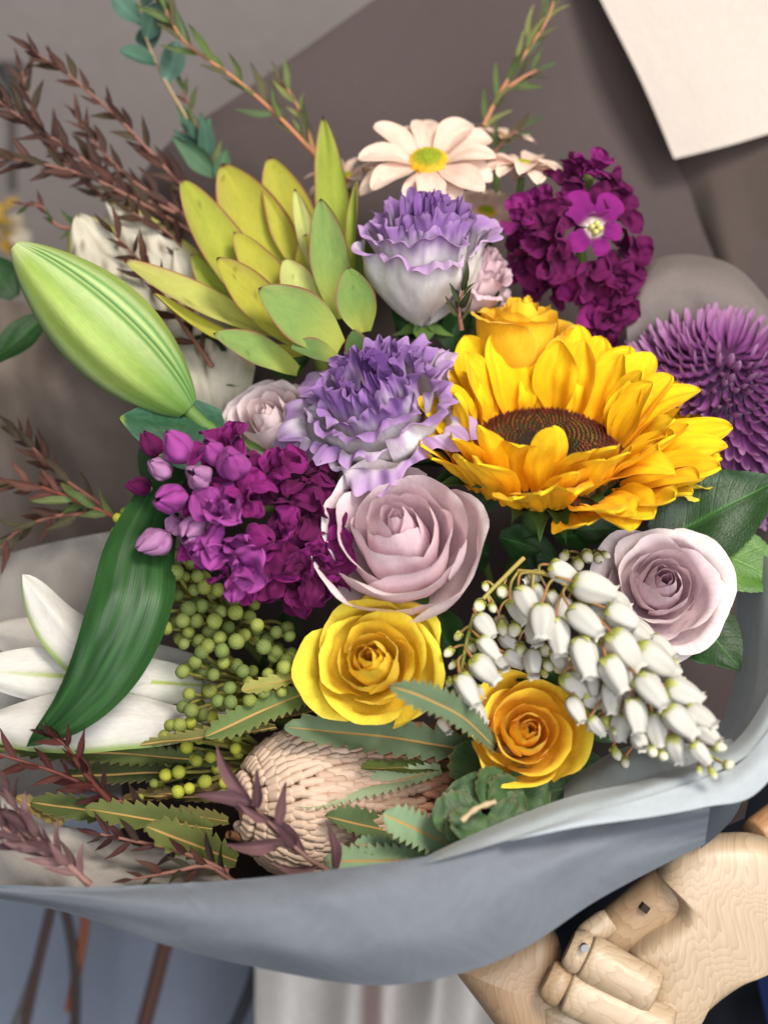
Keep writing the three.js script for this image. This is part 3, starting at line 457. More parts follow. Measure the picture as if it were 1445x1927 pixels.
stock('deep purple stock spike standing at the upper right of the bouquet', 4, [P(1110, 320, -0.06), P(1090, 430, -0.055), P(1100, 560, -0.06), P(1080, 700, -0.08)], [
  [1150, 400, -0.045, 58, 'dark', 'full', [0.5, 0.2, 0.8]], [1010, 390, -0.045, 52, 'mid', 'full', [-0.4, 0.5, 0.7]], [1115, 322, -0.04, 56, 'mid', 'full', [0.2, 0.85, 0.5]], [1075, 350, -0.04, 62, 'dark', 'full', [-0.3, 0.7, 0.6]], [1140, 350, -0.045, 54, 'dark', 'full', [0.6, 0.5, 0.6]], [1085, 395, -0.035, 60, 'dark', 'full', [-0.1, 0.4, 0.9]],
  [1118, 432, -0.027, 66, 'mid', 'eye', [0.15, 0.1, 0.97]], [1035, 440, -0.028, 74, 'dark', 'full', [-0.25, 0.2, 0.95]], [990, 425, -0.035, 56, 'mid', 'full', [-0.6, 0.4, 0.7]], [1040, 480, -0.03, 58, 'dark', 'full', [-0.2, -0.1, 1]], [985, 475, -0.045, 54, 'dark', 'full', [-0.6, 0, 0.7]],
  [1165, 470, -0.045, 58, 'dark', 'full', [0.7, 0, 0.6]], [1100, 510, -0.035, 62, 'dark', 'full', [0, -0.2, 1]], [1150, 530, -0.038, 62, 'dark', 'full', [0.4, -0.2, 0.9]], [1100, 560, -0.04, 60, 'mid', 'full', [0, -0.1, 0.9]], [1155, 580, -0.042, 56, 'dark', 'full', [0.4, -0.3, 0.8]], [1040, 530, -0.05, 60, 'dark', 'full', [-0.3, -0.2, 0.8]], [1130, 610, -0.045, 52, 'dark', 'full', [0.1, -0.2, 0.9]], [1175, 520, -0.05, 50, 'dark', 'full', [0.8, 0, 0.4]]]);

// ---------------------------------------------------------------- pompon chrysanthemum
{
  seed(17);
  const c = P(1336, 788, -0.054), ax = dir(0.05, 0.7, 0.7), t = thing('chrysanthemum', 'round mauve purple chrysanthemum of narrow curled petals at the right', 'chrysanthemum', c, orient(ax)), R = 0.050;
  const core = new THREE.SphereGeometry(R * 0.84, 24, 16); core.setAttribute('color', new THREE.Float32BufferAttribute(new Float32Array(core.attributes.position.count * 3).fill(0).map((_, i) => hex('#3f1a40')[i % 3]), 3));
  part(t, 'flower_base', core, M.stem);
  const geos = [];
  for (let i = 0; i < 7; i++) { const tone = rnd(0.85, 1.1), sd = rnd(0, 99); geos.push(blade(new V3(0, 0, 0), new V3(0, 1, 0), { w: 0.215, n: new V3(0, 0, 1), prof: outline(0.5, 0.6, 0.72, 2.2, 0.6), cup: rnd(0.7, 1.2), bow: rnd(-0.14, -0.04), curl: rnd(0.2, 0.55), nz: 0.03, us: 6, nv: 10, side: rnd(-0.05, 0.05), col: (u, v) => mul(mix(hex('#6a3068'), mix(hex('#945690'), hex('#bb8ab4'), ss(0.55, 1, v)), ss(0, 0.7, v)), tone * (0.95 + 0.1 * abs(u))), uvf: (u, v) => [u * 0.003, v * 0.02] })); }
  const n = 980, eye = camera.position.clone().sub(c).normalize().applyQuaternion(t.quaternion.clone().invert()), rest = []; let made = 0;
  for (let i = 0; i < n; i++) {
    const s = (i + 0.5) / n, th = lerp(0.05, 2.0, pow(s, 0.6)), a = i * 2.39996;
    const d = new V3(sin(th) * cos(a), cos(th), sin(th) * sin(a)), down = new V3(cos(th) * cos(a), -sin(th), cos(th) * sin(a));
    const m = new THREE.Mesh(geos[i % 7], M.petal); m.name = 'petal'; m.castShadow = m.receiveShadow = true;
    const y = d.clone().addScaledVector(down, 1.25 + rnd(-0.35, 0.35)).normalize(), z = d.clone().addScaledVector(y, -d.dot(y)).add(new V3(rnd(-0.15, 0.15), rnd(-0.15, 0.15), rnd(-0.15, 0.15))); z.addScaledVector(y, -z.dot(y)).normalize();
    m.quaternion.setFromRotationMatrix(new THREE.Matrix4().makeBasis(new V3().crossVectors(y, z), y, z));
    const L = R * lerp(0.30, 0.42, s) * rnd(0.85, 1.15); m.scale.setScalar(L); m.position.copy(d).multiplyScalar(R * 0.83);
    if (d.dot(eye) > 0.1 && made < 300 && d.dot(eye) > rnd(0.2, 1.0)) { t.add(m); made++; } else { m.updateMatrix(); rest.push(m.matrix.clone()); }
  }
  const im = new THREE.InstancedMesh(geos[0], M.petal, rest.length); rest.forEach((m, i) => im.setMatrixAt(i, m)); im.name = 'far_petal'; im.userData.kind = 'stuff'; im.castShadow = im.receiveShadow = true; t.add(im);
  stemDown(t, c, 0.003, hex('#4d6a35'), 0.08);
}

// ---------------------------------------------------------------- yellow green leucadendron
{
  seed(23);
  const c = P(595, 635, -0.02), t = thing('leucadendron', 'leucadendron head of broad yellow green bracts with red rims', 'leucadendron', c);
  const yl = hex('#a9a63c'), yg = hex('#93a03c'), gr = hex('#7c9650'), pale = hex('#b9bf72'), rim = hex('#8f4a45');
  // tip x, y, d, base x, y, d, width px, colour, cup, bow, normal
  const L = [
    [607, 218, -0.05, 645, 560, -0.04, 84, yg, 0.3, -0.03, [-0.1, -0.1, 1]], [505, 295, -0.05, 605, 560, -0.04, 120, yl, 0.35, 0.0, [0.1, -0.1, 1]], [418, 307, -0.045, 575, 600, -0.035, 165, yl, 0.35, -0.06, [0.2, -0.2, 1]], [341, 336, -0.035, 520, 610, -0.025, 118, mix(yl, yg, 0.5), 0.35, -0.07, [0.35, 0, 0.95]],
    [672, 335, -0.03, 668, 560, -0.03, 44, yg, 0.5, 0.02, [-0.8, 0, 0.6]], [360, 478, -0.04, 450, 620, -0.03, 60, yg, 0.3, 0, [0, 0.4, 0.9]], [555, 355, -0.03, 615, 560, -0.03, 52, pale, 0.5, 0, [-0.2, 0, 1]], [440, 436, -0.028, 560, 610, -0.03, 90, yl, 0.4, 0, [0.2, 0.1, 1]], [575, 440, -0.03, 600, 600, -0.03, 80, yl, 0.4, 0, [0, 0, 1]],
    [535, 486, -0.018, 600, 620, -0.024, 92, pale, 0.35, 0, [0.1, 0.1, 1]], [604, 373, -0.008, 640, 600, -0.02, 92, gr, 0.3, 0.03, [-0.1, 0, 1]],
    [234, 490, -0.01, 520, 630, -0.015, 86, mix(yl, pale, 0.5), 0.35, -0.04, [0.1, 0.6, 0.8]], [409, 484, 0.004, 565, 650, -0.012, 96, yl, 0.4, -0.05, [0.2, 0.2, 1]], [486, 543, 0.016, 640, 655, -0.004, 122, gr, 0.25, 0.04, [-0.2, 0.35, 0.9]],
    [287, 550, -0.008, 500, 665, -0.015, 52, yl, 0.5, -0.08, [0.2, 0.7, 0.6]], [402, 627, 0.01, 560, 700, -0.008, 76, gr, 0.3, 0.04, [-0.1, 0.4, 0.9]], [655, 503, 0.006, 685, 625, -0.006, 92, mix(gr, hex('#6f8f45'), 0.5), 0.25, 0.06, [-0.1, 0.2, 1]], [545, 655, 0.012, 640, 680, -0.002, 66, hex('#5f7a40'), 0.3, 0.08, [0, 0.5, 0.8]], [440, 660, -0.005, 600, 660, -0.014, 44, yl, 0.4, -0.05, [0, 0.5, 0.8]], [665, 620, 0.0, 680, 690, -0.01, 60, hex('#4f6f3a'), 0.2, 0.05, [0, 0.2, 1]], [690, 440, -0.03, 690, 620, -0.03, 70, hex('#6d8038'), 0.3, 0, [-0.5, 0, 0.8]]];
  for (const [tx, ty, td, bx, by, bd, w, col, cup, bow, n] of L) {
    const sd = rnd(0, 99), redd = rnd(0.3, 1);
    part(t, 'bract', blade(P(bx, by, bd), P(tx, ty, td), { w: w * 0.84 * PX, n: dir(...n), prof: outline(0.34, 0.55, 0.5, 1.9, 0.75), cup, bow, nz: 0.018, us: [-1, -0.97, -0.9, -0.7, -0.4, -0.15, 0, 0.15, 0.4, 0.7, 0.9, 0.97, 1], nv: 22, seed: sd,
      col: (u, v) => { let k = mix(col, mix(col, hex('#c2bd4a'), 0.5), ss(0.6, 0, v)); k = mul(k, 1 + 0.12 * noise(u * 2 + sd, v * 4, sd)); k = mix(k, hex('#a8756a'), 0.35 * redd * ss(0.5, 1, v) * ss(0.2, 0.9, u * (sd > 50 ? 1 : -1))); const e = ss(0.88, 0.98, abs(u)) * ss(0.2, 0.6, v); k = mix(k, rim, 0.95 * e); return v > 0.965 ? mix(k, hex('#5c2a2a'), ss(0.965, 0.985, v)) : noise(u * 9 + sd, v * 22, sd * 2) > 0.62 ? mul(k, 0.6) : k; } }), M.bract, true);
  }
  part(t, 'stem', tube([P(595, 645, -0.03), P(640, 800, -0.05), P(690, 1000, -0.06)], 0.004, 8, 12, () => hex('#7b8a3e')), M.stem, true);
}

// ---------------------------------------------------------------- lilies
{ // closed bud
  seed(29);
  const a = P(352, 768, 0.0), b = P(28, 462, 0.03), L = a.distanceTo(b), t = thing('lily_bud', 'fat closed green lily bud at the left of the bouquet', 'lily bud', a, orient(b.clone().sub(a)));
  const prof = (v) => 0.0226 * pow(sin(PI * pow(lerp(0.045, 0.985, v), 0.92)), 0.72) * lerp(0.92, 1.0, v) + 0.0004;
  const fl = FZ.clone().applyQuaternion(t.quaternion.clone().invert()), th0 = Math.atan2(fl.z, fl.x) + 0.35;
  const tepal = (k) => sheet(22, 40, (u, v, q) => {
    const rr = prof(v), th = k * 2 * PI / 3 + u * PI / 3 + th0, seam = 1 - 0.10 * pow(abs(u), 6) * sin(PI * v), rib = 1 + 0.045 * Math.exp(-u * u * 26) * sin(PI * v) + 0.02 * cos(u * 9) * sin(PI * v);
    q.set(cos(th) * rr * seam * rib, v * L, sin(th) * rr * seam * rib);
  }, (u, v) => {
    const au = abs(u); let c = mix(hex('#8fa84e'), hex('#6a9046'), ss(0.3, 0.75, au));
    c = mix(c, hex('#b0c070'), 0.5 * Math.exp(-u * u * 40)); c = mix(c, hex('#c3cf92'), 0.5 * ss(0.3, 0.7, au)); c = mix(c, hex('#4d8140'), ss(0.72, 0.8, au) * ss(0.9, 0.84, au)); c = mix(c, hex('#b3c67c'), ss(0.78, 0.92, au) * 0.45); c = mix(c, hex('#33702e'), ss(0.955, 1, au));
    c = mix(c, hex('#4d8a3e'), 0.55 * ss(0.35, 0.0, v)); c = mix(c, hex('#d3d9a6'), ss(0.9, 1, v) * 0.5);
    return mul(c, 1 + 0.16 * noise(u * 14 + k * 7, v * 1.6, k) + 0.1 * noise(u * 30, v * 2.5, k));
  }, (u, v) => [u * 0.02 + k, v * 0.1]);
  for (let k = 0; k < 3; k++) part(t, 'petal', tepal(k), M.waxy);
  part(t, 'stem', tube([new V3(0, 0.004, 0), new V3(0, -0.015, 0), new V3(0.01, -0.05, -0.01)], 0.0035, 8, 8, () => hex('#5c7d38')), M.stem);
}
const lilyPetal = (wy) => (u, v) => mix(mix(hex('#d8d4cc'), hex('#cccdbb'), ss(0.3, 0, v)), hex('#a9b85c'), wy * ss(0.13, 0.03, abs(u)) * ss(1.0, 0.5, v));
const lilyEdge = (side) => (u, v) => mix(hex('#d9d5ce'), hex('#7f9c36'), ss(0.72, 0.98, u * side) * ss(0.02, 0.25, v) * 0.9);
{
  seed(37);
  const c = P(395, 1320, 0.0), t = thing('lily', 'open white lily with green ribs at the lower left behind a long leaf', 'lily', c), W = M.petal;
  const B = (tx, ty, td, bx, by, bd, w, o) => part(t, 'petal', blade(P(bx, by, bd), P(tx, ty, td), { w: w * PX, prof: o.prof ?? outline(0.45, 0.6, 0.45, 2, 0.7), us: [-1, -0.92, -0.8, -0.6, -0.35, -0.16, -0.1, -0.04, 0, 0.04, 0.1, 0.16, 0.35, 0.6, 0.8, 0.92, 1], nv: 22, nz: 0.02, ...o, n: dir(...o.n) }), W, true);
  B(-30, 1185, -0.035, 330, 1260, -0.03, 130, { n: [0, 0.3, 1], cup: -0.3, bow: 0.02, col: () => hex('#c9c3bc') });
  B(38, 1085, 0.02, 330, 1290, 0.0, 112, { n: [0.25, 0.4, 0.8], cup: -0.5, bow: 0.10, curl: 0.05, col: lilyEdge(-1), ruf: 0.12, side: -0.14, vs: 30 });
  B(-70, 1260, 0.03, 380, 1290, 0.0, 120, { n: [0, 0.15, 1], cup: -0.45, bow: 0.04, col: lilyPetal(1) });
  B(-60, 1370, 0.035, 380, 1360, 0.01, 120, { n: [0, 0.4, 0.9], cup: -0.5, bow: 0.12, col: lilyEdge(-1) });
  B(40, 1310, 0.0, 430, 1300, -0.01, 210, { n: [0, 0.2, 1], cup: -0.35, bow: 0.02, col: lilyPetal(0.8) });
  B(-40, 1300, -0.02, 400, 1330, -0.015, 190, { n: [0, 0.3, 1], cup: -0.2, bow: 0.02, col: () => hex('#c9c5be') });
  part(t, 'stem', tube([P(420, 1312, -0.008), P(520, 1340, -0.02), P(640, 1500, -0.04)], 0.004, 8, 10, () => hex('#66803a')), M.stem, true);
}
{
  seed(43);
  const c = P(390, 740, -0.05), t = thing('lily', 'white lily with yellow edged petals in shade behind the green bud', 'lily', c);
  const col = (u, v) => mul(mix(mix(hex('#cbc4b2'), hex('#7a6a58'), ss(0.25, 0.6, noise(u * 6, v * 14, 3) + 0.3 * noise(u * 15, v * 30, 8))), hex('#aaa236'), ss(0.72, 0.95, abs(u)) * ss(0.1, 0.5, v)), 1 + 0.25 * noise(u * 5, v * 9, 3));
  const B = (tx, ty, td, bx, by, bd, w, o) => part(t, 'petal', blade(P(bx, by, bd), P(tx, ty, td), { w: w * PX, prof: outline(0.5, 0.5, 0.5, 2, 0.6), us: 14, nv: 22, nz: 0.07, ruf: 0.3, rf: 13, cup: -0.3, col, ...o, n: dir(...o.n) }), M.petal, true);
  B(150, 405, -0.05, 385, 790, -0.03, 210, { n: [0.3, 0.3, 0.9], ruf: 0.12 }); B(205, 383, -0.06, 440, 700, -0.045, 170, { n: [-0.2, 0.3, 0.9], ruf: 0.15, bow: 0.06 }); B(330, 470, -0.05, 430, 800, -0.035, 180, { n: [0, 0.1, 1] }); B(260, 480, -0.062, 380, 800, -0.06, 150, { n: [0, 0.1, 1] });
}
function oneLeaf(name, label, a, b, o, mat = M.lilyLeaf, cat = 'leaf', group) {
  const t = thing(name, label, cat, P(...a), null, group);
  part(t, 'leaf_blade', blade(P(...a), P(...b), { prof: outline(0.25, 0.5, 0.4, 1.6, 0.9), us: 12, nv: 24, cup: 0.2, nz: 0.02, uvf: (u, v) => [u * 0.5 + 0.5, v], ...o, w: o.w * PX, n: dir(...o.n) }), mat, true);
  return t;
}
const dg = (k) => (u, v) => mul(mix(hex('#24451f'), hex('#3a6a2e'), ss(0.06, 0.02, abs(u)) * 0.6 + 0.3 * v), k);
{
  seed(47);
  const pts = [P(310, 910, 0.02), P(268, 1030, 0.042), P(250, 1130, 0.055), P(202, 1250, 0.058), P(135, 1340, 0.055), P(50, 1405, 0.05)], curve = new THREE.CatmullRomCurve3(pts), t = thing('lily_leaf', 'long dark green lily leaf bending down over the open white lily', 'leaf', pts[0]);
  const pr = outline(0.5, 0.35, 0.45, 1.5, 0.8), n = dir(0.25, 0.15, 0.95);
  const g = sheet(16, 44, (u, v, q) => {
    const p = curve.getPoint(v), tg = curve.getTangent(v), x = new V3().crossVectors(tg, n).normalize(), z = new V3().crossVectors(x, tg), w = 70 * PX * pr(v);
    q.copy(p).addScaledVector(x, u * w).addScaledVector(z, -0.32 * w * u * u - 0.09 * w * Math.exp(-u * u * 160) + 0.025 * w * cos(u * 9) + 0.0016 * noise(u * 3, v * 6, 2) + 0.22 * w * abs(u) * ss(0.4, 1, v));
  }, (u, v) => mul(mix(hex('#1a3a1e'), hex('#3b6a32'), 0.5 + 0.5 * noise(u * 7, v * 1.5, 4)), 0.95 + 0.2 * noise(u * 18, v * 3, 9)), (u, v) => [u * 0.5, v * 0.5]);
  part(t, 'leaf_blade', g, M.lilyLeaf, true);
}
oneLeaf('lily_leaf', 'broad blue green leaf folded below the base of the lily bud', [425, 800, -0.005], [222, 792, 0.02], { w: 150, n: [0.05, 0.35, 0.9], fold: -0.35, cup: 0.1, curl: 0.06, side: -0.06, col: (u, v) => mix(mul(mix(hex('#2f5a3c'), hex('#47705a'), abs(u)), 0.9), hex('#93b23c'), ss(0.93, 1, v)), prof: outline(0.5, 0.35, 0.4, 1.6, 0.9) });
oneLeaf('lily_leaf', 'dark green leaf hanging from below the lily bud to the stock', [340, 790, -0.01], [290, 960, 0.0], { w: 120, n: [-0.2, 0.1, 1], col: dg(0.9) });
oneLeaf('dark_leaf', 'dim green leaf at the left edge beside the lily bud tip', [90, 590, -0.05], [-25, 690, -0.04], { w: 70, n: [0, 0.2, 1], col: dg(1) });
oneLeaf('dark_leaf', 'dark leaf at the left edge below the blurred yellow flowers', [30, 560, -0.07], [-30, 480, -0.07], { w: 90, n: [0, 0.2, 1], col: dg(0.8) });
// rose leaves at the right with toothed edges
const toothed = (k) => { const b = outline(0.4, 0.45, 0.35, 1.5, 0.8); return (v) => b(v) * (0.955 + 0.045 * ((v * k) % 1)); };
const rl = { us: 14, vs: 60, prof: toothed(17), nz: 0.03, fold: 0.12, cup: 0.0 };
oneLeaf('rose_leaf', 'large dark green rose leaf right of the sunflower', [1235, 1020, 0.0], [1470, 900, 0.005], { ...rl, w: 185, n: [-0.1, 0.3, 0.9], col: dg(0.85) }, M.leaf);
oneLeaf('rose_leaf', 'bright green rose leaf behind the right mauve rose', [1290, 1010, 0.0], [1490, 1105, 0.01], { ...rl, w: 150, n: [-0.15, 0.5, 0.8], col: (u, v) => mix(hex('#4d7a30'), hex('#6e9a48'), 0.5 + noise(u * 3, v * 3)) }, M.leaf);
oneLeaf('rose_leaf', 'dark rose leaf hanging below the right mauve rose', [1300, 1150, 0.0], [1392, 1262, 0.01], { ...rl, w: 130, n: [0.3, 0.2, 0.9], col: dg(0.9) }, M.leaf);
oneLeaf('rose_leaf', 'green leaf edge under the right mauve rose and above the bells', [1210, 1170, 0.005], [1330, 1250, 0.02], { ...rl, w: 60, n: [0, 0.8, 0.5], col: dg(1.3) }, M.leaf);
oneLeaf('rose_leaf', 'small dark leaf between the two right roses under the bells', [1080, 1260, 0.03], [970, 1280, 0.045], { ...rl, w: 46, n: [0, 0.6, 0.8], col: dg(1) }, M.leaf);
// dark filler leaves deep between the flowers
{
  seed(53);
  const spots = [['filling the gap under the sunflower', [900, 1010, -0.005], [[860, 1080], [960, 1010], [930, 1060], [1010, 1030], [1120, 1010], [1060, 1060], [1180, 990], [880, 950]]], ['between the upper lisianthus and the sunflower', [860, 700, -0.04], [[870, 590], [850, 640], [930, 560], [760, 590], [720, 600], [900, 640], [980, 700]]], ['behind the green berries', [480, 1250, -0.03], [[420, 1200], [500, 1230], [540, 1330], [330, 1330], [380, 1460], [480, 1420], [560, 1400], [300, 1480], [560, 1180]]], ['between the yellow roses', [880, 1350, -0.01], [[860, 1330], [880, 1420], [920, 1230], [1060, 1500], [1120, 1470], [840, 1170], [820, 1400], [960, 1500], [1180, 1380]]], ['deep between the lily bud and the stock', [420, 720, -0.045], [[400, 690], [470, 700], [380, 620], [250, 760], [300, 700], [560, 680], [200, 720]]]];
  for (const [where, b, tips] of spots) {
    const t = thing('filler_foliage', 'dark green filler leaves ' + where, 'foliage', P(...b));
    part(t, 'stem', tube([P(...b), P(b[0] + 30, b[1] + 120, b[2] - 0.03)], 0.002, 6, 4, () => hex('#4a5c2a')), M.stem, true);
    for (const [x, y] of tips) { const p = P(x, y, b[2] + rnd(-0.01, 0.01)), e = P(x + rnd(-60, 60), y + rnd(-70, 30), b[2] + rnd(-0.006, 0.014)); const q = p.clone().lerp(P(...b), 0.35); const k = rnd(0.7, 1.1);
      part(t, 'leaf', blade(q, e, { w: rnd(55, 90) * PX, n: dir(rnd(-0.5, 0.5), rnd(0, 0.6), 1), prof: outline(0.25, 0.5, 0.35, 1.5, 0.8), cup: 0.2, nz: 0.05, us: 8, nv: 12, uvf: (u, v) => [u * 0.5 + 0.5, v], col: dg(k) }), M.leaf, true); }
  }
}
// ---------------------------------------------------------------- banksia and its saw toothed leaves
function saw(a, b, o) {
  const k = o.teeth ?? 16, pr = o.prof ?? outline(0.55, 0.4, 0.75, 2, 0.6), vs = []; for (let i = 0; i <= k; i++) { vs.push(i / k); if (i < k) vs.push((i + 0.5) / k, (i + 0.93) / k); }
  const w0 = 0.88, T = (v) => { const f = (v * k) % 1; return f < 0.93 ? 0.66 + 0.34 * f / 0.93 : 0.66 + 0.34 * (1 - f) / 0.07; };
  const col = o.c, edge = o.e ?? hex('#9a7a45'), rib = o.r ?? hex('#b08a50');
  return blade(a, b, { ...o, w: o.w * w0, us: [-1, -0.93, -0.6, -0.12, -0.05, 0, 0.05, 0.12, 0.6, 0.93, 1], vs: vs.map((v) => min(v, 0.9999)), nz: o.nz ?? 0.025, cup: o.cup ?? 0.12, fold: o.fold ?? 0.22, prof: (v, u) => pr(v) * (abs(u) > 0.9 ? T(v) : abs(u) > 0.5 ? lerp(0.66, T(v), 0.45) : 0.66),
    col: (u, v) => { const au = abs(u); return au < 0.06 ? rib : au > 0.95 ? mix(col, edge, o.em ?? 0.55) : mul(col, 1 + 0.14 * noise(u * 3, v * 7, a.x * 90)); } });
}
const gg = hex('#5e7054'), mint = hex('#7f9674'), ol = hex('#5d6a35'), od = hex('#4a5128');
{
  seed(59);
  const e0 = P(448, 1518, 0.022), e1 = P(915, 1490, -0.025), ax = e1.clone().sub(e0), L = ax.length(), c = e0.clone();
  const t = thing('banksia', 'cream banksia flower head with knitted looking florets behind the slate wrap', 'banksia', c, null);
  const q = orient(ax), R = 0.0335, X = new V3(1, 0, 0).applyQuaternion(q), Z = new V3(0, 0, 1).applyQuaternion(q), A = ax.clone().normalize();
  const rad = (s) => R * Math.sqrt(max(0, 1 - pow(max(0, (0.30 - s) / 0.30), 2.1))) * (1 - 0.06 * max(0, s - 0.5));
  const coreG = new THREE.LatheGeometry(Array.from({ length: 30 }, (_, i) => new THREE.Vector2(max(0.0001, rad(i / 29) * 0.95 - 0.001), i / 29 * L)), 32);
  const cp = coreG.attributes.position, ca = new Float32Array(cp.count * 3); for (let i = 0; i < cp.count; i++) ca.set(mix(hex('#a07a58'), hex('#34180e'), ss(0.45, 0.8, cp.getY(i) / L)), i * 3); coreG.setAttribute('color', new THREE.BufferAttribute(ca, 3));
  const core = part(t, 'flower_core', coreG, M.bead); core.quaternion.copy(q);
  const geos = [0, 1, 2].map((k) => { const g = new THREE.CapsuleGeometry(0.5, 1.15, 4, 9); const p = g.attributes.position; for (let i = 0; i < p.count; i++) { const y = p.getY(i); p.setXYZ(i, p.getX(i) * (0.92 + 0.12 * sin(y * 2 + k)), y, p.getZ(i) + 0.16 * (1 - y * y)); } g.computeVertexNormals(); return g; });
  const mats = [['#cbb09a', 0], ['#bea08a', 0], ['#ab8c76', 0.45], ['#b98468', 0.6], ['#6b3a26', 0.75], ['#4a2416', 0.85]].map(([h]) => tint(hex(h), 0.7, { sheen: 0.2 }));
  const rest = [];
  let made = 0;
  const toCam = camera.position.clone();
  const rows = 28;
  for (let j = 0; j < rows; j++) {
    const s = (j + 0.35) / rows * 0.93 + 0.008, rr = rad(s), n = max(5, Math.round(2 * PI * rr / 0.0037));
    for (let i = 0; i < n; i++) {
      const a = (i + 0.5 * (j % 2)) / n * 2 * PI + rnd(-0.04, 0.04), out = X.clone().multiplyScalar(cos(a)).addScaledVector(Z, sin(a)), p = e0.clone().addScaledVector(A, s * L).addScaledVector(out, rr - 0.0002);
      const slope = (rad(s + 0.01) - rad(s - 0.01)) / (0.02 * L), tan = A.clone().addScaledVector(out, slope).normalize(), nrm = out.clone().addScaledVector(A, -slope).normalize(), side = new V3().crossVectors(tan, nrm);
      if (nrm.dot(toCam.clone().sub(p)) < -0.01) continue;
      tan.addScaledVector(side, rnd(-0.22, 0.22)).addScaledVector(nrm, rnd(-0.05, 0.2)).normalize();
      const k = s + rnd(-0.09, 0.09), mi = k < 0.28 ? 0 : k < 0.45 ? 1 : k < 0.58 ? 2 : k < 0.66 ? 3 : k < 0.76 ? 4 : 5, dark = mi > 3;
      const w = dark ? 0.0019 : 0.0045, m4 = new THREE.Matrix4().makeBasis(new V3().crossVectors(tan, nrm).normalize(), tan, new V3().crossVectors(new V3().crossVectors(tan, nrm).normalize(), tan)).scale(new V3(w * rnd(0.85, 1.1), w * rnd(0.9, 1.25) * (dark ? 1.6 : lerp(0.75, 1.05, ss(0.05, 0.35, s))), w)).setPosition(p.sub(c));
      if (made < 300 && !dark) { const m = new THREE.Mesh(geos[made % 3], mats[mi]); m.name = 'floret'; m.applyMatrix4(m4); m.castShadow = m.receiveShadow = true; t.add(m); made++; } else rest.push([m4, mi]);
    }
  }
  const im = new THREE.InstancedMesh(geos[0], new THREE.MeshStandardMaterial({ roughness: 0.7 }), rest.length); rest.forEach(([m4, mi], i) => { im.setMatrixAt(i, m4); im.setColorAt(i, mats[mi].color); }); im.name = 'brown_floret'; im.userData.kind = 'stuff'; im.userData.label = 'dark brown spent florets at the shaded end'; im.castShadow = im.receiveShadow = true; t.add(im);
  const leaves = [ // base, tip, width px, colour, normal, extra
    [[940, 1420, 0.01], [535, 1368, 0.04], 84, gg, [0, 0.45, 0.9], { teeth: 15, bow: 0.04 }], [[860, 1445, 0.01], [680, 1445, 0.04], 52, ol, [0, 0.8, 0.5], { teeth: 14 }], [[790, 1450, 0.02], [560, 1420, 0.03], 40, hex('#8f8a4a'), [0, 0.7, 0.5], { teeth: 13 }],
    [[830, 1450, 0.02], [556, 1518, 0.043], 58, hex('#9aa883'), [0, 0.55, 0.8], { teeth: 18, bow: 0.03 }], [[800, 1580, 0.02], [612, 1535, 0.052], 66, hex('#586a45'), [0, 0.5, 0.85], { teeth: 12 }], [[810, 1618, 0.05], [608, 1622, 0.066], 70, mint, [0, 0.3, 0.95], { teeth: 13, bow: 0.04 }], [[852, 1592, 0.055], [720, 1532, 0.07], 78, mint, [0.1, 0.3, 0.95], { teeth: 11 }], [[770, 1600, 0.045], [668, 1588, 0.06], 46, hex('#6f8a6a'), [0, 0.6, 0.8], { teeth: 9 }], [[890, 1480, 0.0], [700, 1478, 0.03], 44, od, [0, 0.8, 0.5], { teeth: 14 }]];
  for (const [b, tp, w, col, n, o] of leaves) part(t, 'leaf', saw(P(...b), P(...tp), { w: w * PX, n: dir(...n), c: col, ...o }), M.matteLeaf, true);
  part(t, 'stem', tube([e1.clone(), P(1000, 1600, -0.05), P(960, 1800, -0.06)], 0.006, 8, 8, () => hex('#6a5a35')), M.stem, true);
}
function sawSprig(label, base, list) {
  const t = thing('banksia_sprig', label, 'banksia leaves', P(...base));
  part(t, 'stem', tube([P(...base), P(base[0] + 80, base[1] + 30, base[2] - 0.02), P(base[0] + 180, base[1] + 120, base[2] - 0.04)], 0.002, 6, 8, () => hex('#6b4a30')), M.stem, true);
  for (const [b, tp, w, col, n, o] of list) part(t, 'leaf', saw(P(...b), P(...tp), { w: w * PX, n: dir(...n), c: col, ...o }), M.matteLeaf, true);
}
seed(61);
sawSprig('grey green saw toothed leaf lying across the lemon yellow rose', [930, 1405, 0.06], [[[930, 1405, 0.06], [732, 1290, 0.1], 66, gg, [0, 0.4, 0.9], { teeth: 17, bow: 0.06, side: 0.04 }]]);
sawSprig('olive saw toothed leaves with orange rims below the green berries', [600, 1300, 0.02], [[[600, 1295, 0.02], [385, 1388, 0.05], 66, hex('#5a6b3c'), [0.1, 0.4, 0.9], { teeth: 14, em: 0.8, bow: 0.05 }], [[520, 1370, 0.03], [265, 1402, 0.055], 46, hex('#67683a'), [0, 0.8, 0.5], { teeth: 15, em: 0.9 }], [[600, 1335, 0.02], [300, 1395, 0.035], 40, hex('#4c5228'), [0, 0.8, 0.6], { teeth: 15 }], [[560, 1275, 0.03], [455, 1300, 0.045], 40, hex('#8a8a4a'), [0, 0.5, 0.8], { teeth: 6 }]]);
sawSprig('dark olive saw toothed leaves spreading at the lower left under the lily', [420, 1440, 0.0], [[[420, 1430, 0.005], [-20, 1408, 0.035], 62, hex('#48522c'), [0, 0.6, 0.8], { teeth: 24, em: 0.4 }], [[430, 1450, 0.0], [110, 1462, 0.02], 56, hex('#3d4526'), [0, 0.6, 0.8], { teeth: 20 }], [[450, 1480, 0.01], [230, 1505, 0.02], 40, hex('#5b4a2a'), [0, 0.8, 0.6], { teeth: 14 }], [[560, 1500, 0.0], [270, 1500, 0.02], 44, hex('#4c4a28'), [0, 0.8, 0.6], { teeth: 16 }]]);
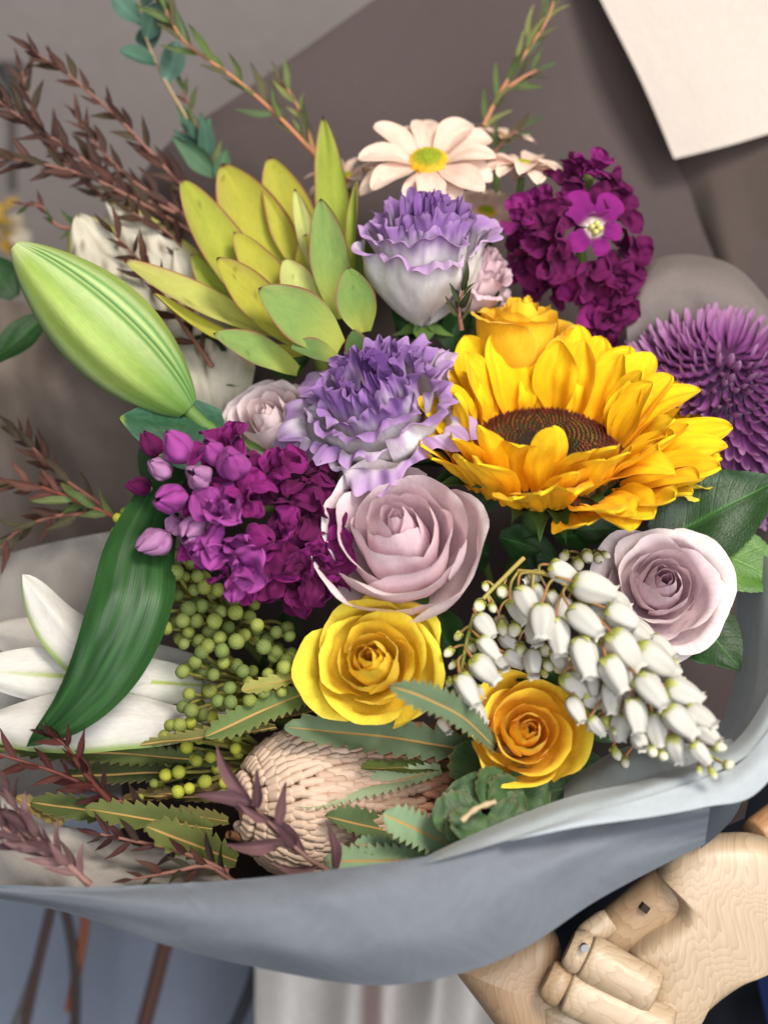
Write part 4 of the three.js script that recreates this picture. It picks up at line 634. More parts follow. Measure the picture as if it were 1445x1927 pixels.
sawSprig('olive saw toothed leaves at the lower left just above the wrap edge', [430, 1570, 0.03], [[[400, 1560, 0.03], [160, 1522, 0.05], 64, hex('#535c2e'), [0, 0.5, 0.9], { teeth: 11, em: 0.5 }], [[445, 1620, 0.04], [275, 1555, 0.062], 72, hex('#5a6030'), [0.1, 0.4, 0.9], { teeth: 9, em: 0.6 }], [[270, 1540, 0.03], [60, 1510, 0.045], 56, hex('#485228'), [0, 0.5, 0.9], { teeth: 10, em: 0.6 }], [[430, 1545, 0.02], [320, 1530, 0.035], 40, hex('#5c5a30'), [0, 0.6, 0.8], { teeth: 7 }], [[120, 1550, 0.04], [30, 1500, 0.045], 36, hex('#7a6a3a'), [0, 0.6, 0.8], { teeth: 6 }]]);

// ---------------------------------------------------------------- green berries
{
  seed(67);
  const geos = [0, 1, 2].map((k) => { const g = new THREE.SphereGeometry(1, 30, 20), p = g.attributes.position, n = 150, dirs = [], cl = []; for (let i = 0; i < n; i++) { const y = 1 - 2 * (i + 0.5) / n, r = Math.sqrt(1 - y * y), a = i * 2.39996; dirs.push([cos(a) * r, y, sin(a) * r]); } for (let i = 0; i < p.count; i++) { let b = -1; const x = p.getX(i), y = p.getY(i), z = p.getZ(i); for (const d of dirs) b = max(b, d[0] * x + d[1] * y + d[2] * z); const h = 1 - Math.acos(min(1, b)) / 0.16, s = 0.91 + 0.1 * ss(-0.1, 1, h); cl.push(...mul([1, 1, 1], lerp(0.55, 1.1, ss(-0.2, 0.8, h)) * (1 + 0.2 * y * (k - 1)))); p.setXYZ(i, x * s, y * s, z * s * (0.95 + 0.05 * k)); } g.setAttribute('color', new THREE.Float32BufferAttribute(cl, 3)); g.computeVertexNormals(); return g; });
  const cols = ['#79843f', '#8a9440', '#6c7c3c', '#a3a838', '#b4b53a'].map((h) => tint(hex(h), 0.75, { vertexColors: true }));
  const spray = (label, root, list, warm) => {
    const t = thing('berry_sprig', label, 'green berries', P(...root));
    part(t, 'stem', tube([P(...root), P(root[0] + 60, root[1] + 60, root[2] - 0.03), P(root[0] + 200, root[1] + 300, root[2] - 0.05)], 0.0022, 6, 8, () => hex('#6a7a35')), M.stem, true);
    for (const [x, y, d, r] of list) {
      const p = P(x, y, d), k = warm ? (rnd() < 0.6 ? 3 + Math.floor(rnd(0, 2)) : 1) : Math.floor(rnd(0, 3));
      const g = new THREE.Mesh(geos[Math.floor(rnd(0, 3))], cols[k]); g.name = 'berry'; g.scale.setScalar(r * PX); g.position.copy(p).sub(t.position); g.rotation.set(rnd(0, 6), rnd(0, 6), 0); g.castShadow = g.receiveShadow = true; t.add(g);
      const j = p.clone().lerp(P(...root), 0.3).addScaledVector(FZ, -0.008).add(new V3(rnd(-0.003, 0.003), rnd(-0.003, 0.003), 0));
      part(t, 'berry_stalk', tube([p, j, P(...root).lerp(p, 0.3).addScaledVector(FZ, -0.014)], 0.0009, 5, 6, () => hex('#8a8440')), M.stem, true);
    }
  };
  const fill = (n, x0, x1, y0, y1, d) => Array.from({ length: n }, () => { const y = rnd(y0, y1); return [rnd(x0, x1), y, d + rnd(-0.006, 0.006), rnd(10.5, 14.5)]; });
  spray('olive green ball berries below the purple stock spike', [430, 1180, 0.0], [[299, 1043, 0.03, 13], [326, 1043, 0.03, 12], [331, 1077, 0.035, 16], [360, 1060, 0.02, 13], [372, 1085, 0.03, 12], [385, 1105, 0.03, 14], [366, 1110, 0.025, 12], [375, 1060, 0.02, 12], [410, 1110, 0.02, 14], [308, 1152, 0.03, 13], [313, 1182, 0.028, 13], [355, 1145, 0.03, 15], [344, 1168, 0.032, 14], [380, 1140, 0.025, 14], [370, 1168, 0.025, 14], [404, 1168, 0.034, 15], [417, 1150, 0.03, 12], [443, 1152, 0.034, 15], [440, 1130, 0.02, 14], [484, 1177, 0.04, 13], [395, 1190, 0.02, 15], [355, 1190, 0.02, 13], [346, 1212, 0.028, 11], [376, 1205, 0.025, 12], [392, 1215, 0.03, 14], [445, 1207, 0.036, 15], [414, 1200, 0.03, 13], [496, 1217, 0.03, 15], [470, 1160, 0.02, 13], [430, 1180, 0.02, 13], [545, 1197, 0.02, 12], [318, 1125, 0.02, 12], [335, 1120, 0.02, 12], [460, 1195, 0.02, 13], [520, 1190, 0.015, 13], ...fill(26, 310, 480, 1075, 1220, 0.012), ...fill(10, 470, 560, 1170, 1240, 0.006)]);
  spray('green ball berries in the middle of the cluster above the saw toothed leaf', [480, 1300, 0.0], [[380, 1227, 0.03, 14], [418, 1224, 0.035, 14], [344, 1264, 0.035, 13], [367, 1247, 0.03, 13], [402, 1270, 0.03, 12], [421, 1247, 0.03, 12], [457, 1263, 0.036, 13], [432, 1295, 0.04, 13], [467, 1283, 0.03, 11], [505, 1270, 0.03, 13], [535, 1256, 0.035, 14], [410, 1319, 0.042, 12], [434, 1321, 0.044, 13], [470, 1317, 0.042, 13], [496, 1302, 0.038, 13], [530, 1302, 0.034, 11], [356, 1306, 0.03, 12], [360, 1337, 0.034, 14], [344, 1330, 0.03, 12], [395, 1300, 0.02, 14], [520, 1340, 0.02, 12], [385, 1345, 0.03, 12], [375, 1350, 0.025, 10], ...fill(22, 350, 550, 1225, 1345, 0.012)]);
  spray('yellow green ball berries just above the lower left leaves', [520, 1440, -0.01], [[338, 1365, 0.035, 14], [320, 1365, 0.035, 11], [358, 1360, 0.03, 12], [310, 1384, 0.035, 11], [375, 1390, 0.035, 11], [400, 1350, 0.03, 12], [312, 1458, 0.022, 12], [337, 1453, 0.024, 13], [335, 1490, 0.028, 13], [356, 1484, 0.024, 11], [386, 1471, 0.024, 13], [422, 1473, 0.02, 11], [290, 1474, 0.02, 9], [420, 1495, 0.02, 11], [265, 1500, 0.02, 7], [397, 1425, 0.01, 11], [370, 1432, 0.01, 12], ...fill(16, 290, 470, 1360, 1500, 0.006)], true);
  spray('pair of yellow berries peeping out left of the long lily leaf', [250, 985, 0.0], [[222, 975, 0.02, 10], [235, 962, 0.018, 9], [217, 1000, 0.02, 8]], true);
}

// ---------------------------------------------------------------- white bell sprigs (each bell hangs from its calyx)
{
  seed(71);
  const bell = (k) => { // y from calyx (0) to mouth (1)
    const pr = [[0.02, 0], [0.17, 0.02], [0.27, 0.10], [0.325, 0.25], [0.335, 0.42], [0.305, 0.62], [0.255, 0.78], [0.212, 0.88], [0.204, 0.92], [0.22, 0.97], [0.24, 1.0]];
    return sheet(30, 22, (u, v, q) => { const a = (u + 1) * PI, p = along(pr.map((x) => [x[0], x[1], 0]), v), r = p[0] * (1 + 0.075 * cos(5 * a) * ss(0.02, 0.4, v)) * (1 + 0.04 * k * sin(a)), lobe = ss(0.85, 1, v); q.set(cos(a) * r * (1 + 0.10 * lobe * cos(5 * a)), p[1] + 0.022 * lobe * cos(5 * a), sin(a) * r); },
      (u, v) => mix(hex('#adae88'), hex('#c6c3bb'), ss(0, 0.3, v)), (u, v) => [u * 0.01, v * 0.01]);
  };
  const bells = [bell(0), bell(1), bell(-1)], bud = sheet(16, 10, (u, v, q) => { const a = (u + 1) * PI, r = 0.3 * pow(sin(PI * lerp(0.03, 0.97, v)), 0.7); q.set(cos(a) * r, v * 0.8, sin(a) * r); }, (u, v) => mix(hex('#a9ac55'), hex('#ddd9c4'), ss(0.3, 0.8, v)), (u, v) => [u * 0.01, v * 0.01]);
  const calyx = mergeGeometries([0, 1, 2, 3, 4].map((i) => { const a = i * PI * 0.4; return blade(new V3(cos(a) * 0.03, -0.03, sin(a) * 0.03), new V3(cos(a) * 0.34, 0.24, sin(a) * 0.34), { w: 0.32, n: new V3(cos(a) * 0.5, -0.9, sin(a) * 0.5), prof: outline(0.7, 0.3, 0.3, 1.1, 1), bow: 0.18, us: 4, nv: 6, col: (u, v) => mix(hex('#9fa648'), hex('#c3c474'), v) }); }));
  const bm = new THREE.MeshPhysicalMaterial({ vertexColors: true, side: DS, roughness: 0.95, transmission: 0.12, thickness: 0, specularIntensity: 0.3, bumpMap: grainTex, bumpScale: 0.0001 });
  const sprig = (label, path, list, buds) => {
    const pts = path.map((p) => P(...p)), curve = new THREE.CatmullRomCurve3(pts), t = thing('bell_sprig', label, 'bell flowers', pts[0].clone());
    part(t, 'stem', tube(pts, (v) => lerp(0.0011, 0.0007, v), 7, 30, (u, v) => mix(hex('#a08a48'), hex('#8f9a40'), v)), M.stem, true);
    const put = (x0, y0, x1, y1, d, isBud) => {
      const a = P(x0, y0, d), b = P(x1 + rnd(-5, 5), y1 + rnd(-5, 5), d + rnd(-0.004, 0.008)), y = b.clone().sub(a), L = y.length(), g = new THREE.Group(); g.name = isBud ? 'bud' : 'bell'; g.position.copy(a).sub(t.position); g.quaternion.copy(orient(y.clone(), dir(rnd(-1, 1), rnd(-1, 1), rnd(-1, 1)))); t.add(g);
      const m = part(g, isBud ? 'closed_petals' : 'corolla', isBud ? bud : bells[Math.floor(rnd(0, 3))], bm); m.scale.set(L * rnd(0.82, 1.06), L * rnd(0.94, 1.06), L * rnd(0.82, 1.06));
      const cx = part(g, 'calyx', calyx, M.matteLeaf); cx.scale.setScalar(L * 0.95);
      let best = 0, bd = 9; for (let i = 0; i <= 40; i++) { const p = curve.getPoint(i / 40), dd = p.distanceTo(a.clone().addScaledVector(y, -0.6)); if (dd < bd) { bd = dd; best = i / 40; } }
      const s = curve.getPoint(best), mid = a.clone().lerp(s, 0.45).addScaledVector(y, -0.18);
      part(t, 'pedicel', tube([a, mid, s], 0.0006, 5, 7, (u, v) => mix(hex('#a86a4a'), hex('#94934a'), v)), M.stem, true);
    };
    for (const [x0, y0, x1, y1, d] of list) put(722 + x0 / 2, 850 + y0 / 2, 722 + x1 / 2, 850 + y1 / 2, d);
    for (const [x, y, r, ax, ay, d] of buds) put(722 + x / 2, 850 + y / 2, 722 + x / 2 + ax * r, 850 + y / 2 + ay * r, d, true);
  };
  sprig('long arching sprig of white bell flowers lying over the frosted tissue', [[975, 1075, 0.05], [1040, 1085, 0.06], [1110, 1150, 0.065], [1180, 1250, 0.07], [1260, 1350, 0.075], [1330, 1420, 0.08], [1375, 1440, 0.082]], [
    [625, 425, 740, 490, 0.06], [712, 488, 868, 535, 0.068], [590, 455, 520, 500, 0.05], [505, 512, 560, 640, 0.068], [475, 560, 530, 640, 0.055], [595, 572, 590, 718, 0.078], [700, 590, 812, 695, 0.082], [648, 628, 665, 768, 0.076], [838, 590, 972, 665, 0.074], [855, 680, 950, 808, 0.086], [738, 700, 765, 845, 0.084], [835, 772, 895, 905, 0.09], [955, 735, 1095, 828, 0.082], [955, 845, 1055, 975, 0.094], [1060, 880, 1196, 938, 0.088], [935, 930, 960, 1065, 0.092], [1062, 965, 1168, 1078, 0.096], [1140, 965, 1246, 1035, 0.09], [1010, 985, 1030, 1112, 0.086], [850, 865, 862, 995, 0.08], [670, 845, 758, 905, 0.072], [700, 925, 755, 1020, 0.074], [780, 830, 800, 920, 0.07], [1175, 1035, 1262, 1092, 0.092], [1085, 1070, 1112, 1168, 0.092], [1158, 1098, 1232, 1178, 0.098], [895, 985, 890, 1085, 0.078], [775, 1000, 818, 1062, 0.076], [945, 1060, 972, 1120, 0.086], [620, 525, 660, 610, 0.055], [770, 570, 850, 640, 0.06], [900, 660, 1000, 720, 0.066], [1020, 800, 1120, 860, 0.076], [745, 920, 820, 960, 0.07], [820, 560, 900, 600, 0.055], [690, 560, 640, 640, 0.06], [1000, 700, 1085, 775, 0.06], [930, 640, 1020, 690, 0.055], [900, 870, 920, 960, 0.076], [1010, 900, 1090, 960, 0.078], [560, 640, 575, 730, 0.06], [640, 740, 690, 820, 0.066], [790, 640, 850, 730, 0.068], [800, 720, 840, 820, 0.074], [890, 800, 940, 890, 0.08], [700, 830, 740, 930, 0.066], [820, 900, 850, 980, 0.072], [1000, 830, 1010, 940, 0.08], [930, 760, 990, 840, 0.076], [1110, 930, 1150, 1010, 0.086], [980, 1020, 1000, 1100, 0.082], [870, 1000, 860, 1080, 0.07], [560, 500, 600, 580, 0.052], [760, 640, 790, 700, 0.062], [1060, 1010, 1080, 1080, 0.084], [850, 540, 930, 590, 0.05]],
    [[1230, 1110, 34, 0.95, 0.2, 0.095], [1185, 1185, 26, 0.1, 0.9, 0.098], [1225, 1190, 28, 0.35, 0.9, 0.1], [1280, 1175, 26, 0.95, 0.2, 0.096], [830, 1000, 30, 0.3, 0.9, 0.075], [860, 1040, 24, 0.2, 0.9, 0.08], [1000, 1110, 24, 0.3, 0.9, 0.09], [1040, 1130, 24, 0.4, 0.9, 0.09], [860, 1110, 40, 0.3, 0.7, 0.06], [905, 1150, 30, 0.2, 0.9, 0.06], [1080, 780, 26, 0.7, 0.6, 0.07], [1040, 730, 36, 0.8, 0.4, 0.06], [780, 1020, 26, -0.2, 0.9, 0.07], [980, 1090, 26, 0.2, 0.9, 0.085]]);
  sprig('short drooping sprig of white bells right of the lemon yellow rose', [[985, 1050, 0.045], [950, 1085, 0.05], [900, 1140, 0.055], [880, 1200, 0.058], [868, 1260, 0.058], [860, 1300, 0.055]], [
    [350, 615, 420, 695, 0.064], [360, 700, 440, 785, 0.068], [335, 778, 425, 862, 0.072], [285, 840, 345, 950, 0.076], [455, 755, 535, 805, 0.05], [325, 940, 380, 1020, 0.06], [440, 690, 500, 750, 0.045], [420, 770, 470, 830, 0.05], [210, 1010, 245, 1050, 0.03], [350, 880, 375, 930, 0.05]],
    [[290, 680, 30, -0.5, 0.7, 0.055], [370, 560, 34, -0.4, 0.8, 0.055], [380, 490, 32, 0.2, 0.8, 0.055], [450, 510, 30, -0.3, 0.8, 0.05], [260, 740, 26, -0.6, 0.6, 0.055], [270, 790, 26, -0.7, 0.6, 0.055], [255, 850, 26, -0.5, 0.8, 0.05], [330, 720, 26, 0.2, 0.9, 0.055], [400, 570, 32, 0.4, 0.8, 0.055], [310, 820, 24, -0.3, 0.9, 0.055], [245, 910, 24, -0.3, 0.9, 0.045], [440, 630, 40, 0.2, 0.9, 0.05]]);
  sprig('shaded sprig of greenish bell buds between the two white bell sprigs', [[950, 1110, 0.035], [985, 1160, 0.04], [1010, 1200, 0.045], [1050, 1240, 0.05], [1090, 1270, 0.052]], [[555, 750, 572, 845, 0.056], [430, 620, 470, 700, 0.045]],
    [[505, 720, 34, 0.3, 0.9, 0.05], [500, 640, 34, -0.2, 0.9, 0.05], [540, 690, 30, 0.4, 0.8, 0.05], [590, 730, 34, 0.5, 0.8, 0.05], [610, 780, 30, 0.2, 0.9, 0.055], [650, 790, 30, 0.3, 0.9, 0.055], [680, 770, 28, 0.5, 0.8, 0.055], [640, 740, 28, 0.4, 0.8, 0.05], [700, 800, 26, 0.6, 0.6, 0.055], [480, 670, 28, -0.5, 0.7, 0.045], [600, 820, 26, 0.1, 0.9, 0.055]]);
  sprig('cluster of tiny cream buds under the sunflower beside the right mauve rose', [[1060, 1075, 0.0], [1085, 1055, 0.01], [1120, 1035, 0.012]], [], [[690, 375, 32, -0.4, 0.6, 0.025], [760, 375, 32, 0.1, 0.8, 0.025], [800, 395, 30, 0.5, 0.5, 0.025], [730, 400, 30, -0.1, 0.9, 0.025], [680, 400, 28, -0.6, 0.6, 0.02], [820, 380, 28, 0.6, 0.3, 0.02]]);
}

// ---------------------------------------------------------------- round scalloped leaves by the tissue band
{
  seed(73);
  const t = thing('geranium_sprig', 'cluster of rounded scalloped green leaves with a broken woody stub', 'foliage', P(905, 1530, 0.07));
  const pr = (v) => Math.sqrt(max(0, 1 - pow(2 * v * 0.98 - 0.98, 2))) * (1 + 0.05 * cos(v * 38)), col = (k) => (u, v) => mix(mul(mix(hex('#42613a'), hex('#5d7d4c'), 0.5 + noise(u * 2, v * 3, k)), 0.9), hex('#8a6a50'), ss(0.93, 1, abs(u)) * 0.5);
  const L = [[[905, 1525, 0.07], [815, 1545, 0.075], 84, [-0.1, 0.5, 0.8]], [[900, 1520, 0.07], [870, 1462, 0.062], 92, [0, 0.2, 1]], [[915, 1520, 0.07], [945, 1450, 0.06], 84, [0.3, 0.1, 1]], [[905, 1530, 0.078], [880, 1590, 0.088], 92, [0, 0.2, 1]], [[925, 1530, 0.07], [980, 1480, 0.06], 90, [0.4, 0.2, 0.9]], [[940, 1530, 0.06], [1030, 1470, 0.045], 100, [0.2, 0.1, 1]], [[905, 1500, 0.04], [900, 1390, 0.03], 120, [0.2, 0.1, 1]], [[920, 1530, 0.076], [975, 1560, 0.08], 80, [0.4, 0.3, 0.8]], [[890, 1530, 0.074], [850, 1585, 0.082], 60, [-0.3, 0.2, 1]], [[900, 1550, 0.08], [935, 1600, 0.09], 80, [0.2, 0.3, 1]], [[980, 1500, 0.04], [1070, 1480, 0.035], 90, [0.2, 0.1, 1]]];
  for (const [b, e, w, n] of L) part(t, 'leaf', blade(P(...b), P(...e), { w: w * PX, n: dir(...n), prof: pr, cup: 0.15, ruf: 0.05, rf: 20, nz: 0.05, us: 12, vs: 40, uvf: (u, v) => [u * 0.5 + 0.5, v], col: col(rnd(0, 9)) }), M.leaf, true);
  part(t, 'woody_stub', tube([P(868, 1545, 0.09), P(895, 1522, 0.088), P(932, 1508, 0.086)], (v) => 0.0012 + 0.0003 * sin(v * 19), 7, 12, () => hex('#b09a78')), M.stem, true);
}

// ---------------------------------------------------------------- twigs with narrow leaves
const lance = outline(0.2, 0.45, 0.3, 1.4, 0.9);
function twig(name, label, sd, pts, o) {
  seed(sd);
  const w = pts.map((p) => P(...p)), curve = new THREE.CatmullRomCurve3(w), t = thing(name, label, o.cat ?? 'leafy twig', w[0].clone(), null, o.group);
  part(t, 'stem', tube(w, (v) => lerp(o.r ?? 0.0014, 0.0005, v), 6, 24, () => mul(o.stem ?? hex('#8a5a42'), rnd(0.9, 1.1))), M.stem, true);
  const geos = [0, 1, 2, 3, 4].map((i) => { const k = rnd(0.75, 1.15), c = o.cols[i % o.cols.length], s2 = rnd(0, 99); return blade(new V3(0, 0, 0), new V3(0, 1, 0), { w: o.ratio ?? 0.2, n: new V3(0, 0, 1), prof: o.prof ?? lance, cup: rnd(0.1, 0.5), bow: rnd(-0.06, 0.08), curl: rnd(-0.15, 0.15), side: rnd(-0.06, 0.06), nz: 0.03, us: 6, nv: 12, col: (u, v) => mul(mix(c, mul(c, 1.35), ss(0.12, 0, abs(u))), k * (1 + 0.2 * noise(v * 3, u, s2))), uvf: (u, v) => [u * 0.004, v * 0.014] }); });
  const n = o.n;
  for (let i = 0; i < n; i++) {
    const v = lerp(o.from ?? 0.08, 1, (i + rnd(-0.2, 0.2)) / (n - 1)), vv = clamp(v), p = curve.getPoint(vv), tg = curve.getTangent(vv);
    let a = i * 2.4 + rnd(-0.4, 0.4); const side = new V3().crossVectors(tg, FZ).normalize(), up = new V3().crossVectors(side, tg), out = side.multiplyScalar(cos(a)).addScaledVector(up, 0.8 * sin(a));
    const sp = (o.spread ?? 0.6) * (i === n - 1 ? 0.1 : rnd(0.7, 1.3)), y = tg.clone().multiplyScalar(cos(sp)).addScaledVector(out, sin(sp)).normalize();
    let z = FZ.clone().addScaledVector(out, rnd(-0.8, 0.8)).add(new V3(rnd(-0.5, 0.5), rnd(0, 0.6), 0)); z.addScaledVector(y, -z.dot(y)).normalize();
    const m = new THREE.Mesh(geos[Math.floor(rnd(0, 5))], o.mat ?? M.matteLeaf); m.name = 'leaf'; m.castShadow = m.receiveShadow = true;
    m.quaternion.setFromRotationMatrix(new THREE.Matrix4().makeBasis(new V3().crossVectors(y, z), y, z)); m.scale.setScalar((o.len ?? 60) * 1.22 * PX * rnd(0.65, 1.15) * lerp(1.05, 0.8, vv)); m.position.copy(p).sub(w[0]); t.add(m);
  }
  return t;
}
const maroon = [hex('#44302a'), hex('#523830'), hex('#403428'), hex('#3d2926')], mg = [hex('#56603a'), hex('#5a3a32'), hex('#46562f')], grn = [hex('#55643a'), hex('#48593a'), hex('#66683e'), hex('#4d4a34')];
const rs = hex('#85584a');
const tw = { n: 24, len: 66, ratio: 0.235, cols: maroon, stem: rs };
twig('twig', 'maroon leaved twig reaching highest at the upper left', 101, [[390, 390, -0.075], [330, 335, -0.07], [230, 230, -0.065], [140, 150, -0.06], [62, 95, -0.06]], { ...tw, n: 26 });
twig('twig', 'maroon leaved twig leaving the frame at the left above the grey panel', 102, [[330, 400, -0.07], [230, 355, -0.065], [130, 280, -0.06], [45, 225, -0.055], [-15, 180, -0.05]], { ...tw, n: 30, len: 70 });
twig('twig', 'lowest of the maroon twigs pointing left above the white lily', 103, [[400, 460, -0.065], [280, 390, -0.06], [160, 330, -0.055], [60, 305, -0.05], [-20, 295, -0.05]], { ...tw, n: 30 });
twig('twig', 'steep maroon twig standing near the left edge', 104, [[230, 400, -0.075], [160, 340, -0.075], [95, 270, -0.07], [60, 200, -0.07], [42, 135, -0.07]], { ...tw, n: 20, len: 72 });
twig('twig', 'short twig with small green leaves above the yellow blurred flowers', 105, [[170, 430, -0.07], [110, 425, -0.065], [80, 390, -0.065], [45, 385, -0.065]], { ...tw, n: 9, len: 44, cols: mg });
twig('twig', 'brown twig lying low over the white lily petals', 106, [[400, 690, -0.03], [330, 590, -0.035], [270, 500, -0.04], [215, 440, -0.045]], { ...tw, n: 18, len: 62, cols: [hex('#3a2a1e'), hex('#4a3026')], spread: 0.8 });
twig('twig', 'brown twig behind the left bracts of the leucadendron', 107, [[430, 640, -0.045], [390, 560, -0.05], [330, 450, -0.05], [250, 400, -0.05]], { ...tw, n: 20, len: 62, cols: [hex('#43301f'), hex('#4a2f28'), hex('#33301c')] });
twig('twig', 'dense brown twig in the shade left of the leucadendron', 108, [[420, 480, -0.07], [340, 400, -0.07], [250, 340, -0.068], [180, 270, -0.07], [150, 230, -0.07]], { ...tw, n: 26, len: 60, cols: [hex('#43302a'), hex('#553a30')] });
twig('twig', 'orange stemmed twig with green leaves against the grey panel', 109, [[610, 310, -0.075], [530, 225, -0.07], [445, 150, -0.065], [345, 75, -0.06], [312, 15, -0.06], [300, -30, -0.06]], { ...tw, n: 26, len: 78, ratio: 0.22, cols: grn, stem: hex('#b5764e') });
twig('twig', 'green leaved twig end beside the tallest leucadendron bract', 110, [[600, 320, -0.08], [580, 250, -0.078], [555, 190, -0.075], [530, 150, -0.075]], { ...tw, n: 11, len: 70, cols: grn, stem: hex('#a8704c') });
twig('twig', 'upright orange stemmed twig with green leaves at the top right', 111, [[895, 270, -0.09], [935, 185, -0.085], [985, 105, -0.08], [1030, 35, -0.078], [1050, -30, -0.078]], { ...tw, n: 24, len: 72, ratio: 0.2, cols: grn, stem: hex('#b57a58'), spread: 0.5 });
twig('twig', 'side shoot of the top right twig pointing right', 112, [[955, 165, -0.085], [985, 145, -0.083], [1010, 132, -0.082]], { ...tw, n: 6, len: 50, cols: grn, stem: hex('#b57a58') });
twig('twig', 'small green twig just above the side facing daisy', 113, [[920, 300, -0.08], [950, 262, -0.075], [985, 240, -0.072]], { ...tw, n: 9, len: 52, cols: grn });
twig('twig', 'thin brown twig between the eucalyptus and the leucadendron', 114, [[410, 340, -0.085], [375, 250, -0.085], [345, 170, -0.085]], { ...tw, n: 12, len: 60, cols: mg });
twig('twig', 'tiny dark twig standing under the upper lisianthus', 115, [[868, 620, 0.005], [864, 585, 0.01], [872, 540, 0.014]], { ...tw, n: 8, len: 52, ratio: 0.26, cols: [hex('#3a4428'), hex('#4a4a32')], from: 0.2 });
twig('twig', 'reddish twig with dark leaves reaching left below the taupe sheet', 116, [[245, 985, -0.01], [150, 945, -0.02], [70, 915, -0.03], [-20, 905, -0.035]], { ...tw, n: 20, len: 70, cols: mg, stem: hex('#8a4a3a') });
twig('twig', 'dim twig curving down left above the grey tissue edge', 117, [[190, 965, -0.02], [90, 975, -0.025], [20, 1010, -0.03], [-15, 1050, -0.03]], { ...tw, n: 18, len: 64, cols: [hex('#3d3a28'), hex('#4a3028')] });
twig('twig', 'dim brown twig end pointing up left below the lily bud', 118, [[190, 950, -0.03], [120, 900, -0.035], [70, 850, -0.04], [35, 815, -0.04]], { ...tw, n: 18, len: 60, cols: [hex('#4a3028'), hex('#3a3024')] });
twig('twig', 'red stemmed twig running under the olive leaves at the lower left', 119, [[310, 1555, 0.035], [210, 1500, 0.04], [110, 1455, 0.045], [-15, 1415, 0.05]], { ...tw, n: 16, len: 62, cols: [hex('#4a2622'), hex('#38231c')], stem: hex('#6a3228'), r: 0.0018 });
twig('twig', 'dark red twig crossing the bottom of the long lily leaf', 120, [[205, 1505, 0.045], [155, 1450, 0.055], [125, 1405, 0.06], [100, 1385, 0.06]], { ...tw, n: 14, len: 52, cols: [hex('#451f1c'), hex('#331c18')], stem: hex('#5a2a22') });
twig('twig', 'mauve leaved twig in the lower left corner over the pale sheet', 121, [[170, 1665, 0.08], [110, 1610, 0.085], [55, 1560, 0.085], [20, 1500, 0.08]], { ...tw, n: 24, len: 62, cols: [hex('#5a4142'), hex('#6d5252'), hex('#452e30')], stem: hex('#8a665e'), r: 0.0016 });
twig('twig', 'mauve twig end leaving the frame at the lower left edge', 122, [[110, 1625, 0.08], [60, 1590, 0.085], [10, 1560, 0.085], [-30, 1500, 0.085]], { ...tw, n: 18, len: 58, cols: [hex('#5a4142'), hex('#4e3537')], stem: hex('#8a665e') });
twig('twig', 'purple brown leaved twig in front of the banksia flower head', 123, [[650, 1655, 0.075], [580, 1615, 0.08], [530, 1570, 0.082], [490, 1530, 0.082], [468, 1500, 0.082]], { ...tw, n: 11, len: 92, ratio: 0.26, cols: [hex('#4c3438'), hex('#5c4042'), hex('#3b2a32')], stem: hex('#74544a'), spread: 0.75 });
twig('twig', 'dark withered twig ends on the pale sheet above the slate wrap', 124, [[430, 1640, 0.06], [330, 1600, 0.058], [240, 1580, 0.055], [190, 1570, 0.055]], { ...tw, n: 16, len: 48, cols: [hex('#3f2420'), hex('#2d2018')], spread: 0.9 });
twig('twig', 'dark red withered twig left of the banksia flower head', 125, [[440, 1660, 0.06], [390, 1630, 0.06], [330, 1640, 0.065], [250, 1655, 0.07]], { ...tw, n: 12, len: 50, cols: [hex('#4a2e26'), hex('#2f2a1c')], spread: 0.8 });
twig('eucalyptus_sprig', 'blue green eucalyptus sprig with rounded leaves at the top left', 126, [[400, 330, -0.09], [350, 220, -0.085], [310, 150, -0.08], [275, 70, -0.078], [260, -10, -0.078]], { cat: 'eucalyptus', n: 7, len: 84, ratio: 0.62, prof: outline(0.3, 0.55, 0.5, 2, 0.6), cols: [hex('#4f6f5f'), hex('#456454'), hex('#5d7f6e')], stem: hex('#a08a68'), spread: 0.9, r: 0.0014, from: 0.5 });
twig('twig', 'short green leaf cluster low between the eucalyptus and the bracts', 127, [[420, 360, -0.08], [390, 300, -0.085], [370, 260, -0.085]], { ...tw, n: 8, len: 90, ratio: 0.42, cols: [hex('#3d5c4c'), hex('#48644a')] });
// bare stems of the bouquet hanging below the wrap, out of focus
for (const [k, p0, p1, p2, r, c, l] of [[1, [115, 1640], [75, 1800], [35, 1990], 10, '#4a3a34', 'leftmost blurred dark stem hanging below the wrap'], [2, [105, 1650], [85, 1760], [5, 1990], 6, '#5c5a58', 'thin grey blurred stem at the left edge below the wrap'], [3, [100, 1620], [140, 1800], [140, 1990], 10, '#3f3430', 'blurred dark stem crossing behind the leftmost stems'], [4, [165, 1680], [155, 1780], [130, 1900], 9, '#8a4f36', 'short orange brown blurred stem below the wrap'], [5, [330, 1700], [300, 1820], [255, 1990], 15, '#5a3d34', 'thick brown blurred stem in the middle of the blue grey cloth'], [6, [495, 1750], [475, 1850], [415, 1990], 12, '#33363c', 'dark grey blurred stem at the right of the blue grey cloth']]) {
  const t = thing('bare_stem', l, 'stem', P(p0[0], p0[1], -0.2)); part(t, 'bark', tube([P(...p0, -0.2), P(...p1, -0.21), P(...p2, -0.22)], r * PX * 1.3, 8, 14, () => hex(c)), M.stem, true);
}
